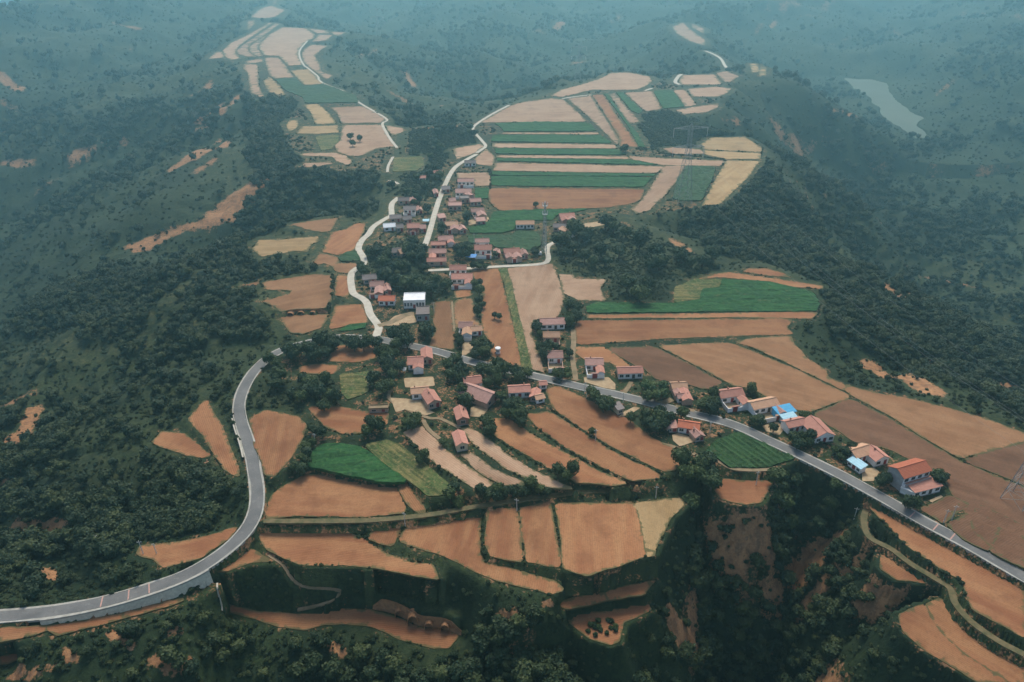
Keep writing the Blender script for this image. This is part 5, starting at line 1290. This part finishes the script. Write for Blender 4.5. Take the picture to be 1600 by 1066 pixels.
# caves in the earth banks
def cave(t, p, zz, w, h, label):
    u, v = tile(t, [p])[0]; x, y = G(u, v, zz); y -= .7
    r = empty('cave_dwelling', (x, y, zz), random.uniform(-.15, .15)); tag(r, label, 'cave', 'caves dug in the earth banks')
    n = 10; arch = [(-w/2, 0)] + [(w/2 * math.cos(math.pi - math.pi*i/n), h*.45 + h*.55*math.sin(math.pi*i/n)) for i in range(n + 1)] + [(w/2, 0)]
    W2, H2 = w * 1.16, h * 1.1
    outer = [(-W2/2, 0)] + [(W2/2 * math.cos(math.pi - math.pi*i/n), H2*.4 + H2*.6*math.sin(math.pi*i/n)) for i in range(n + 1)] + [(W2/2, 0)]
    m_ = len(arch)
    vs = [(a, 0, b) for a, b in outer] + [(a, -.05, b) for a, b in arch]
    back = [(a * 1.1, 4.0, b * .9) for a, b in outer]
    fs = [(i, i + 1, m_ + i + 1, m_ + i) for i in range(m_ - 1)]
    vs += back; fs += [(2*m_ + i, 2*m_ + i + 1, i + 1, i) for i in range(m_ - 1)]
    new_obj('earth_face', vs, fs, M['loess'], r)
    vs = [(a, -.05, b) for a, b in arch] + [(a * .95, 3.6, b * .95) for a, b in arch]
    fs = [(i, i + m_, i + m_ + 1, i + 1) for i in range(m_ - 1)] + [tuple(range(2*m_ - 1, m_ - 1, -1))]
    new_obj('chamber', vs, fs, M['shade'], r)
def bank(t, pts, zz, h, label):
    c = spline([G(u, v, zz) for u, v in tile(t, pts)], .7)
    vs, fs = [], []; rows = 7
    for i, q in enumerate(c):
        tt = c[min(i + 1, len(c) - 1)] - c[max(i - 1, 0)]; tt = tt / np.linalg.norm(tt); nb = np.array((-tt[1], tt[0]))
        if nb[1] < 0: nb = -nb
        hh = h * (.75 + .5 * float(vnoise(np.array(i * .12), np.array(3.3), 9))) * min(1, .25 + i / 6, .25 + (len(c) - 1 - i) / 6)
        for k in range(rows + 2):
            f = min(k, rows) / rows
            d = .9 * f + .7 * float(fbm(np.array(q[0] * 1.0), np.array(q[1] + k * 1.3), 3.0, 3, 21)) * math.sin(math.pi * min(f, .9)) + (1.2 if k > rows else 0)
            vs.append((q[0] + nb[0] * d, q[1] + nb[1] * d, zz - .4 + (hh + .4) * f - (1.6 if k > rows else 0)))
    n = rows + 2
    for i in range(len(c) - 1):
        for k in range(n - 1): a = i * n + k; fs.append((a, a + n, a + n + 1, a + 1))
    o = new_obj('earth_bank', vs, fs, M['loess'], None); tag(o, label, kind='structure'); return o
for b_ in BANKS: bank(*b_)
for t, p, zz, w, h, lab in [('T10', (693,749), -22, 2.6, 3.2, 'first arched cave behind the lowest orange terrace'), ('T10', (757,788), -22, 3.0, 4.4, 'tall dark cave behind the lowest orange terrace'),
    ('T10', (833,807), -22, 2.4, 3.0, 'third arched cave behind the lowest orange terrace'), ('T10', (910,818), -22, 2.4, 3.2, 'last arched cave behind the lowest orange terrace'),
    ('T3', (357,886), 0, 3.0, 1.7, 'left of three low caves in the large tan field'), ('T3', (420,880), 0, 3.0, 1.7, 'middle of three low caves in the large tan field'), ('T3', (490,878), 0, 2.8, 1.6, 'right of three low caves in the large tan field')]:
    cave(t, p, zz, w, h, lab)

# ------------------------------------------------------------------ trees
def crown_mesh(name, seed, nleaf, lobes, flat=1.0, leaf=.15, m='leaf', core=True):
    rg = random.Random(seed); v, f = [], []
    ls = [(0, 0, 0, .72)]
    for i in range(lobes):
        a = 2 * math.pi * (i + rg.random() * .6) / lobes; e = rg.uniform(-.35, .8); d = rg.uniform(.35, .62)
        ls.append((d * math.cos(a) * math.cos(e), d * math.sin(a) * math.cos(e), d * math.sin(e) * flat, rg.uniform(.34, .52)))
    if core:
        for cx, cy, cz, r in ls:
            bm = bmesh.new(); bmesh.ops.create_icosphere(bm, subdivisions=1, radius=r * .86)
            k = len(v); v += [(cx + p.co.x * rg.uniform(.85, 1.1), cy + p.co.y * rg.uniform(.85, 1.1), cz + p.co.z * flat * rg.uniform(.85, 1.1)) for p in bm.verts]
            f += [tuple(q.index + k for q in fc.verts) for fc in bm.faces]; bm.free()
    wsum = [r * r for *_, r in ls]
    for i in range(nleaf):
        cx, cy, cz, r = rg.choices(ls, wsum)[0]
        d = Vector((rg.gauss(0, 1), rg.gauss(0, 1), rg.gauss(.15, 1))).normalized()
        p = Vector((cx, cy, cz)) + Vector((d.x, d.y, d.z * flat)) * r * rg.uniform(.82, 1.16)
        n = (d + Vector((rg.uniform(-1, 1), rg.uniform(-1, 1), rg.uniform(-.6, 1))) * .8).normalized()
        u = n.orthogonal().normalized(); w = n.cross(u); a = rg.random() * 6.28
        u, w = u * math.cos(a) + w * math.sin(a), w * math.cos(a) - u * math.sin(a)
        s = leaf * rg.uniform(.6, 1.3); k = len(v)
        v += [tuple(p - u * s), tuple(p + w * s * .7 + n * s * .15), tuple(p + u * s), tuple(p - w * s * .7 + n * s * .15)]; f.append((k, k + 1, k + 2, k + 3))
    me = bpy.data.meshes.new(name); me.from_pydata(v, [], f)
    if isinstance(m, str): me.materials.append(M[m])
    return me, v, f
def trunk_mesh(seed):
    rg = random.Random(seed); mb = MB()
    mb.cone((0, 0), .085, .05, -.1, .62, 7)
    for i in range(4):
        a = 1.57 * i + rg.random(); e = rg.uniform(.5, .9); L_ = rg.uniform(.3, .45)
        mb.bar((0, 0, rg.uniform(.4, .58)), (L_ * math.cos(a) * e, L_ * math.sin(a) * e, .62 + L_ * .8), .022)
    me = bpy.data.meshes.new('trunk'); me.from_pydata(mb.v, [], mb.f); me.materials.append(M['bark']); return me
CROWNS = [crown_mesh('crown', 100 + i, 420, 5 + i % 4, (1.0, .85, 1.15, .9, 1.05, .8)[i], .15)[0] for i in range(6)]
LCROWNS = [crown_mesh('crown', 200 + i, 380, 5 + i, .85, .15, 'leaf3')[0] for i in range(2)]
TRUNKS = [trunk_mesh(300 + i) for i in range(3)]
taken = []
def tree(x, y, rad, label, group, light=False, tall=1.0, name='broadleaf_tree', cat='tree'):
    zb = float(hz(x, y))
    r = empty(name, (x, y, zb), random.uniform(0, 6.28)); tag(r, label, cat, group)
    if name == 'broadleaf_tree':
        t = bpy.data.objects.new('trunk', random.choice(TRUNKS)); COL.objects.link(t); t.parent = r
        t.scale = (rad * 1.2, rad * 1.2, rad * 1.25 * tall)
    cr = bpy.data.objects.new('crown', random.choice(LCROWNS if light else CROWNS)); COL.objects.link(cr); cr.parent = r
    hc = rad * (1.12 if name == 'broadleaf_tree' else .55) * tall
    cr.location = (0, 0, hc); cr.scale = (rad * random.uniform(.88, 1.12), rad * random.uniform(.88, 1.12), rad * random.uniform(.85, 1.1) * tall)
    cr.rotation_euler = (random.uniform(-.12, .12), random.uniform(-.12, .12), random.uniform(0, 6.28))
    taken.append((x, y))
def grove(t, pts, n, r0, r1, label, zz=0.0, light=0.0, name='broadleaf_tree', cat='tree', back=True):
    p = wpoly(t, pts, zz)
    lo, hi = p.min(0), p.max(0); placed = []; tries = 0
    gap = (r0 + r1) * .55
    while len(placed) < n and tries < 4000:
        tries += 1
        x, y = random.uniform(lo[0], hi[0]), random.uniform(lo[1], hi[1])
        if not inside(p, np.array([x]), np.array([y]))[0]: continue
        if tries > 1500: gap *= .999
        if any((x - a) ** 2 + (y - b) ** 2 < gap * gap for a, b in placed): continue
        placed.append((x, y))
    placed.sort(key=lambda q: q[0] / q[1])
    ORD = ['leftmost', 'second from the left', 'third from the left', 'fourth from the left', 'fifth from the left', 'sixth from the left', 'seventh from the left', 'eighth from the left', 'ninth from the left', 'tenth from the left']
    for k, (x, y) in enumerate(placed):
        lb = label if n == 1 or n > 10 else label + ', ' + ('rightmost' if k == len(placed) - 1 else ORD[k])
        tree(x, y, random.uniform(r0, r1), lb, label, random.random() < light, random.uniform(.9, 1.2), name, cat)
for a in [
 ('F', [(572,392),(640,378),(662,400),(665,422),(700,446),(703,474),(682,480),(650,462),(615,450),(580,436)], 28, 3.2, 5.0, 'dense dark tree of the wood in the middle of the village'),
 ('F', [(874,382),(905,358),(950,352),(1010,367),(1060,392),(1110,407),(1122,416),(1065,436),(1050,476),(962,474),(942,440),(882,436),(868,406)], 34, 3.8, 5.8, 'big dark tree of the wood right of the curving lane'),
 ('F', [(595,540),(640,512),(678,515),(672,542),(655,550),(612,548)], 8, 3.0, 4.4, 'tree of the clump where lane and road meet'),
 ('F', [(455,556),(520,541),(522,552),(495,566),(458,566)], 9, 3.2, 4.4, 'tree between the road and the bare yard'),
 ('F', [(425,598),(530,592),(535,626),(510,642),(432,616)], 13, 2.8, 4.0, 'tree of the dark grove inside the road curve'),
 ('F', [(590,555),(625,560),(630,596),(610,624),(582,624)], 11, 2.8, 4.2, 'tree of the row down from the road to the threshing yard'),
 ('F', [(692,572),(715,566),(725,598),(738,640),(725,650),(707,610)], 8, 2.8, 4.2, 'tree between the two red roofed yards'),
 ('F', [(742,578),(770,578),(800,590),(790,606),(747,606)], 7, 2.6, 3.8, 'tree on the near side of the road above the white house'),
 ('F', [(782,625),(800,628),(820,648),(815,672),(787,662)], 7, 2.6, 4.0, 'dark tree beside the white house below the road'),
 ('F', [(748,664),(770,660),(770,684),(744,676)], 3, 2.4, 3.4, 'tree at the head of the lowest orange strip'),
 ('F', [(858,738),(895,738),(898,750),(868,752)], 3, 2.6, 3.4, 'round bush on the bank of the lowest orange strip'),
 ('F', [(745,772),(850,762),(855,768),(748,780)], 10, 2.0, 2.8, 'tree of the short row at the foot of the pale strips', -.8),
 ('F', [(700,768),(722,764),(724,782),(704,784)], 3, 2.4, 3.2, 'dark tree at the corner of the patchy strip', -.8),
 ('F', [(803,588),(828,586),(830,606),(808,606)], 3, 3.0, 4.0, 'big tree leaning over the road by the grass strip'),
 ('F', [(917,618),(955,632),(962,648),(940,646)], 7, 2.2, 3.0, 'roadside tree between the pole pair and the tiny hut'),
 ('F', [(978,662),(1005,648),(1068,656),(1058,676),(1030,678),(1002,674)], 9, 2.6, 3.8, 'tree of the thicket behind the orange red roofed house'),
 ('F', [(987,616),(1010,600),(1043,616),(1030,632),(1002,628)], 8, 2.2, 3.4, 'light green tree in the garden beside the long white house', 0, .8),
 ('F', [(1088,632),(1115,624),(1118,646),(1097,654)], 5, 2.6, 3.6, 'tree beside the white L shaped house'),
 ('F', [(1158,607),(1174,606),(1175,613),(1160,614)], 2, 2.6, 3.2, 'tall dark tree alone behind the white L shaped house'),
 ('F', [(1058,732),(1108,728),(1116,758),(1074,772),(1062,752)], 9, 3.0, 4.4, 'dark tree crowding the head of the ravine', -1),
 ('F', [(1204,752),(1258,728),(1266,750),(1232,778),(1208,770)], 9, 2.8, 4.0, 'tree of the thicket between the planted rows and the ravine', -1.5),
 ('F', [(1292,756),(1312,750),(1316,776),(1297,774)], 4, 2.4, 3.2, 'roadside tree opposite the two storey house', -1),
 ('F', [(1174,658),(1188,656),(1188,664),(1176,666)], 2, 2.2, 2.8, 'round tree in front of the tan roofed white house'),
 ('F', [(1203,676),(1210,675),(1211,680),(1204,681)], 1, 2.2, 2.5, 'single round bush in the dusty yard by the blue sheds'),
 ('F', [(1226,690),(1274,686),(1270,700),(1242,704)], 6, 2.0, 3.0, 'bush of the thicket below the small white house'),
 ('F', [(1290,700),(1330,705),(1325,725),(1300,715)], 5, 1.8, 2.4, 'low bush left of the pale blue shed'),
 ('F', [(1416,790),(1426,787),(1428,794),(1418,796)], 2, 2.2, 2.8, 'dark bush at the gate of the two storey house'),
 ('F', [(1370,752),(1382,749),(1384,760),(1374,762)], 2, 2.2, 2.8, 'dark tree between the yellow yard and the two storey house'),
 ('F', [(1456,752),(1474,748),(1476,756),(1460,760)], 3, 2.2, 3.0, 'tree at the far end of the two storey house'),
 ('F', [(1252,652),(1260,651),(1261,656),(1253,657)], 2, 1.8, 2.4, 'small tree behind the bright blue shed'),
 ('F', [(832,512),(850,510),(850,528),(838,530)], 3, 2.4, 3.2, 'dull tree left of the dusky pink roofed house'),
 ('F', [(842,550),(880,552),(892,558),(872,562),(846,562)], 8, 2.2, 3.2, 'tree between the pale orange and the white pillared house'),
 ('F', [(884,486),(905,480),(904,515),(888,512)], 6, 2.6, 3.6, 'tree of the clump behind the dusky pink roofed house'),
 ('F', [(862,590),(890,582),(894,594),(872,597)], 5, 1.8, 2.5, 'low green bush in front of the white pillared house', 0, .6),
 ('F', [(740,442),(752,440),(755,495),(745,498)], 6, 2.2, 3.2, 'tree of the line beside the long reddish field'),
 ('F', [(713,530),(721,534),(718,558),(712,556)], 3, 2.0, 2.8, 'tree left of the white house with orange wing'),
 ('F', [(752,530),(764,532),(768,562),(742,566),(735,560)], 7, 2.2, 3.2, 'tree right of the white house with orange wing'),
 ('F', [(728,338),(734,332),(735,346),(729,348)], 2, 3.0, 3.8, 'dark round tree in the middle of the upper village'),
 ('F', [(684,358),(694,356),(695,367),(686,368)], 2, 2.6, 3.2, 'dark tree close to the street'),
 ('F', [(706,384),(734,390),(738,406),(712,410)], 6, 2.8, 3.8, 'tree between the pink roofed house and the tall one'),
 ('F', [(732,420),(765,416),(772,420),(735,425)], 5, 1.8, 2.6, 'bush along the lane below the blue tarpaulin'),
 ('F', [(831,396),(840,394),(841,404),(832,406)], 2, 2.4, 3.2, 'tree left of the foot of the mast'),
 ('F', [(773,400),(777,399),(778,408),(774,409)], 1, 2.4, 2.8, 'single tree between the two big lane houses'),
 ('F', [(620,306),(650,304),(682,335),(662,338)], 6, 2.8, 3.8, 'tree behind the left hamlet'),
 ('F', [(602,296),(620,276),(688,262),(688,300),(642,312)], 10, 3.2, 4.2, 'tree of the wood above the left hamlet'),
 ('F', [(642,208),(742,202),(742,220),(702,240),(690,258),(642,240)], 13, 3.4, 4.8, 'dark tree of the wood left of the street top'),
 ('F', [(556,424),(566,420),(570,432),(560,436)], 3, 2.6, 3.4, 'tree at the upper bend of the winding lane'),
 ('F', [(456,738),(474,706),(490,696),(476,736)], 7, 2.0, 3.0, 'tree on the bank beside the vivid green field', -1),
 ('F', [(562,662),(590,656),(598,678),(575,688)], 5, 2.2, 3.0, 'tree above the yellow green strip'),
 ('F', [(628,664),(655,658),(660,668),(636,672)], 4, 2.0, 2.8, 'tree at the near edge of the threshing yard'),
 ('F', [(654,718),(664,714),(666,720),(656,724)], 2, 2.0, 2.6, 'round bush on the edge of the first pale strip'),
 ('F', [(685,694),(692,692),(692,697),(686,698)], 1, 1.8, 2.2, 'small bush beside the cream barn'),
 ('F', [(488,672),(506,680),(500,684),(486,678)], 3, 1.8, 2.4, 'small tree at the tip of the orange field'),
 ('F', [(923,681),(929,680),(929,686),(924,687)], 1, 1.8, 2.0, 'lone bush on the hedge of the middle orange strip'),
 ('F', [(968,236),(978,233),(980,240),(970,242)], 2, 3.0, 4.0, 'lone dark tree beside the reddish far strip'),
 ('F', [(831,324),(837,322),(838,327),(832,328)], 1, 2.2, 2.6, 'lone bush at the edge of the large reddish field'),
 ('F', [(536,222),(545,216),(566,222),(566,234),(556,236)], 3, 3.0, 4.0, 'dark bush standing in the large pinkish field'),
 ('F', [(440,552),(452,545),(452,565),(420,580),(418,572)], 4, 2.2, 3.2, 'tree on the inner edge of the road curve'),
 ('F', [(522,541),(590,540),(590,549),(522,551)], 7, 3.0, 4.0, 'roadside tree below the red plot and lane foot'),
 ('F', [(771,496),(783,494),(784,500),(773,502)], 2, 1.8, 2.2, 'green bush in the long reddish field'),
]:
    grove(*a)
grove('T11', [(240,800),(420,765),(425,840),(320,862)], 14, .8, 1.15, 'small round fruit bush on the orchard terrace', -18, 0, 'fruit_bush', 'bush')

# ------------------------------------------------------------------ scrub and woodland (uncountable)
def scatter(name, pts, scl, idx, label, protos):
    """one object: the prototype clumps and the points they are set on"""
    V, F, pid = [], [], []
    for k, (pv_, pf) in enumerate(protos):
        n = len(V); V += pv_; F += [tuple(i + n for i in q) for q in pf]; pid += [k] * len(pv_)
    np_ = len(V)
    me = bpy.data.meshes.new(name)
    me.from_pydata(V + [tuple(p) for p in pts], [], F)
    me.attributes.new('proto', 'INT', 'POINT').data.foreach_set('value', np.array(pid + [-1] * len(pts), np.int32))
    me.attributes.new('pick', 'INT', 'POINT').data.foreach_set('value', np.array([0] * np_ + list(idx), np.int32))
    me.attributes.new('size', 'FLOAT', 'POINT').data.foreach_set('value', np.array([1.0] * np_ + list(scl), np.float32))
    me.attributes.new('turn', 'FLOAT', 'POINT').data.foreach_set('value', np.concatenate([np.zeros(np_), RNG.uniform(0, 6.28, len(pts))]).astype(np.float32))
    me.materials.append(M['leaf2'])
    o = bpy.data.objects.new(name, me); COL.objects.link(o); tag(o, label, kind='stuff')
    ng = bpy.data.node_groups.new(name, 'GeometryNodeTree')
    ng.interface.new_socket('Geometry', in_out='INPUT', socket_type='NodeSocketGeometry'); ng.interface.new_socket('Geometry', in_out='OUTPUT', socket_type='NodeSocketGeometry')
    gi, go = ng.nodes.new('NodeGroupInput'), ng.nodes.new('NodeGroupOutput'); lk_ = ng.links.new
    def named(nm, typ):
        q = ng.nodes.new('GeometryNodeInputNamedAttribute'); q.data_type = typ; q.inputs['Name'].default_value = nm; return q.outputs['Attribute']
    def sel(val):
        c_ = ng.nodes.new('FunctionNodeCompare'); c_.data_type = 'INT'; c_.operation = 'EQUAL'
        ia = [s_ for s_ in c_.inputs if s_.type == 'INT']; lk_(named('proto', 'INT'), ia[0]); ia[1].default_value = val
        s_ = ng.nodes.new('GeometryNodeSeparateGeometry'); s_.domain = 'POINT'; lk_(gi.outputs[0], s_.inputs[0]); lk_(c_.outputs[0], s_.inputs[1]); return s_.outputs[0]
    g2i = ng.nodes.new('GeometryNodeGeometryToInstance')
    for k in reversed(range(len(protos))): lk_(sel(k), g2i.inputs[0])
    iop = ng.nodes.new('GeometryNodeInstanceOnPoints'); lk_(sel(-1), iop.inputs['Points']); lk_(g2i.outputs[0], iop.inputs['Instance'])
    iop.inputs['Pick Instance'].default_value = True
    lk_(named('pick', 'INT'), iop.inputs['Instance Index']); lk_(named('size', 'FLOAT'), iop.inputs['Scale'])
    cx = ng.nodes.new('ShaderNodeCombineXYZ'); lk_(named('turn', 'FLOAT'), cx.inputs[2]); lk_(cx.outputs[0], iop.inputs['Rotation'])
    lk_(iop.outputs[0], go.inputs[0])
    md = o.modifiers.new('scatter', 'NODES'); md.node_group = ng
    return o
def proto(seed, n, lobes, flat, leaf, lift):
    _, v, f = crown_mesh('clump', seed, n, lobes, flat, leaf, None); return [(a, b, c + lift) for a, b, c in v], f
PROTOS = [proto(500 + i, 130, 4, .8, .2, .45) for i in range(3)] + [proto(510 + i, 170, 5, 1.0, .17, 1.0) for i in range(3)]

area = (np.gradient(XX, axis=1) * np.gradient(YY, axis=0)).ravel()
WOODS = [('F', -25, [(300,585),(400,545),(445,520),(440,470),(390,430),(480,395),(560,345),(600,310),(520,300),(440,330),(380,410),(330,480),(250,570),(200,620)]),
 ('F', -15, [(0,860),(180,890),(245,900),(360,850),(375,800),(330,760),(200,800),(60,790),(0,800)]),
 ('F', -10, [(1060,345),(1190,262),(1260,300),(1400,400),(1300,440),(1100,410)]),
 ('F', -2, [(985,175),(1055,170),(1080,190),(1140,215),(1050,235),(1000,232),(970,205)]),
 ('F', -20, [(0,380),(200,400),(380,330),(420,330),(330,450),(200,560),(100,500),(0,470)]),
 ('F', 0, [(380,150),(470,160),(480,190),(600,240),(590,290),(450,310),(330,330),(400,250)]),
 ('F', -50, [(1090,800),(1130,900),(1240,960),(1400,960),(1350,1066),(1080,1066)]),
 ('F', -20, [(1240,510),(1300,560),(1400,600),(1600,680),(1600,480),(1400,430)])]
wood = np.zeros(NV)
for t, zz, pts in WOODS:
    p = wpoly(t, pts, zz); wood = np.maximum(wood, inside(p, gx + 10 * fbm(gx, gy, 20, 2, 5), gy + 10 * fbm(gx, gy, 20, 2, 6)).astype(float))
patch = fbm(gx, gy, 55, 3, 611)
wood = np.maximum(wood, sstep(.05, .25, fbm(gx, gy, 120, 3, 601)) * (dF > 8) * np.where(gy > 420, .45, 1))
lakemask = inside(lake_w, gx, gy) | inside(lake_w, gx + 7, gy) | inside(lake_w, gx - 7, gy) | inside(lake_w, gx, gy + 9)
dens = np.where(free & (dF > 1.2), .15 + .12 * wood + .08 * sstep(0, .2, patch), 0.0)
dens *= np.clip(1.25 - bare * 1.15, 0.04, 1) * (1 - .65 * grassy * (1 - wood)) * np.clip(270 / gy, .055, 1.0) ** 1.15
dens = np.where(lakemask | (cover > 0), 0, dens)
dens = np.where((cover == 0) & ~free & (dX > 1.0), .04, dens)
dens = np.where(thick, .26, dens)
dens = dens * np.where((gy < 270) & free, 1.7, 1.0) * np.where((gy > 420) & free, .35 + .65 * wood, 1.0)
inview = (np.abs(gx) < .80 * gy + 70) & (gy > 75) & (gy < 3600)
cnt = RNG.poisson(np.where(inview, dens * area, 0))
ii = np.repeat(np.arange(NV), cnt)
sx = gx[ii] + RNG.uniform(-.5, .5, len(ii)) * np.gradient(XX, axis=1).ravel()[ii]; sy = gy[ii] + RNG.uniform(-.5, .5, len(ii)) * np.gradient(YY, axis=0).ravel()[ii]
big = (RNG.random(len(ii)) < .10 + .55 * wood[ii]) & free[ii] & (dF[ii] > 3)
grow = np.clip(gy[ii] / 420, 1, 1.9)
rad = np.where(big, (1.1 + 2.5 * RNG.random(len(ii)) ** 2), RNG.uniform(.35, 1.15, len(ii))) * grow
rad = np.where(free[ii], np.minimum(rad, .35 + dF[ii] * .32), np.minimum(rad, .3 + .3 * dX[ii]))
pk = np.where(big, RNG.integers(3, 6, len(ii)), RNG.integers(0, 3, len(ii)))
pts = np.stack([sx, sy, hz(sx, sy) - .05], 1)
print('scrub', len(pts))
scatter('woodland', pts, rad, pk, 'dark green scrub and woodland covering the slopes round the plateau', PROTOS)
# weeds and hedges along field margins
mx, ms = [], []
for f in fld:
    if f['dist'] > 1100: continue
    p = densify(f['poly'], max(.7, f['dist'] * .0026))
    nn = fbm(p[:, 0], p[:, 1], 16, 3, 701)
    c = f['poly'].mean(0); out_ = p - c; out_ /= np.linalg.norm(out_, axis=1)[:, None] + 1e-6
    k = RNG.random(len(p)) < .12 + .75 * sstep(-.15, .35, nn)
    q = p[k] + out_[k] * RNG.uniform(.1, .9, (k.sum(), 1))
    mx.append(q); ms.append(RNG.uniform(.16, .48, k.sum()) * (1 + .8 * sstep(.1, .5, nn[k])) * max(.8, min(1.5, f['dist'] / 380)))
HEDGES = [('F', 0, [(843,672),(884,702),(935,731),(985,754)], 1.0), ('F', 0, [(862,640),(905,670),(955,701),(1035,741)], .9), ('F', 0, [(805,704),(856,733),(901,757)], .9),
 ('F', 0, [(768,680),(805,704)], .9), ('T7', -.3, [(620,752),(740,855),(860,932),(900,940)], .7), ('T7', -.2, [(700,650),(764,696),(934,824),(1094,905),(1200,955)], .8),
 ('T7', -.7, [(285,610),(400,730),(560,850),(780,975)], 1.2), ('F', 0, [(853,612),(905,640)], .5), ('T6', 0, [(300,570),(450,672)], .8), ('T6', 0, [(575,560),(800,676),(940,752)], .5),
 ('T6', 0, [(1085,567),(1290,660),(1420,715),(1600,800)], .5), ('T5', 0, [(1395,205),(1445,380)], .6), ('T5', 0, [(880,480),(905,560)], .7), ('F', -.8, [(855,768),(960,762),(1055,745)], 1.2),
 ('T2', 0, [(185,760),(190,850)], 1.6), ('T2', 0, [(958,686),(1240,712)], 1.4), ('T2', 0, [(205,766),(930,777)], .8), ('T3', 0, [(610,660),(608,760),(595,840),(570,920)], 1.4), ('T3', 0, [(200,735),(370,748)], 1.5),
 ('T10', -5, [(1095,250),(1085,350),(1090,450),(1110,480)], 1.1), ('T10', -4, [(1265,235),(1290,490)], .7), ('T10', -4, [(1425,210),(1470,515)], .5), ('T11', -3.5, [(0,232),(300,222),(700,205)], .6),
 ('T12', -4, [(350,400),(420,480),(560,590),(690,670)], 1.2), ('T12', -5, [(680,700),(740,780),(945,890)], 1.0), ('T12', -6, [(640,740),(700,830),(945,990)], .9), ('F', -1, [(1395,800),(1600,915)], .5), ('F', 0, [(1470,800),(1600,880)], .6),
 ('T8', -3, [(760,600),(950,640),(1180,670)], .7), ('T10', -5, [(200,300),(330,325),(520,350),(545,400),(640,450),(780,470)], 1.2), ('T10', -8, [(20,390),(220,510),(440,505),(700,545),(880,585)], .8),
 ('T13', 0, [(880,440),(1000,480),(1080,470)], 1.4), ('T8', -1, [(600,640),(640,660),(650,720)], 1.0)]
for t, zz, pts_, r_ in HEDGES:
    q = densify(wpoly(t, pts_, zz), .8, False); q = q + RNG.normal(0, .3, q.shape)
    k = RNG.random(len(q)) < .8
    mx.append(q[k]); ms.append(RNG.uniform(.4, .95, k.sum()) * r_)
q = np.vstack(mx); s_ = np.concatenate(ms)
def cover_at(x, y):
    r = np.clip(np.rint(np.log(y / Y0) / LOGR * (NR - 1)), 0, NR - 1).astype(int); c = np.clip(np.rint((x / (.95 * y + 80) + 1) * .5 * (NC - 1)), 0, NC - 1).astype(int)
    return grid(cover)[r, c]
k = ~np.isin(cover_at(q[:, 0], q[:, 1]), (1, 2)); q, s_ = q[k], s_[k]
pts = np.stack([q[:, 0], q[:, 1], hz(q[:, 0], q[:, 1]) - .02], 1)
print('margin', len(pts))
scatter('field_margin_weeds', pts, s_, RNG.integers(0, 3, len(pts)), 'dark weeds and low hedges along the field margins', PROTOS[:3])
# weed tufts inside some fields

# ------------------------------------------------------------------ haze
mh = bpy.data.materials.new('valley_haze'); mh.use_nodes = True
nt = mh.node_tree; nt.nodes.clear()
out = nt.nodes.new('ShaderNodeOutputMaterial'); pv = nt.nodes.new('ShaderNodeVolumePrincipled')
pv.inputs['Color'].default_value = (.42, .84, .96, 1); pv.inputs['Density'].default_value = .00033; pv.inputs['Anisotropy'].default_value = .7
nt.links.new(pv.outputs[0], out.inputs['Volume'])
hz_o = MB().box(-5200, -400, -190, 5200, 5200, 215).build('haze', mh)
tag(hz_o, 'blue green summer haze filling the valleys', kind='stuff')
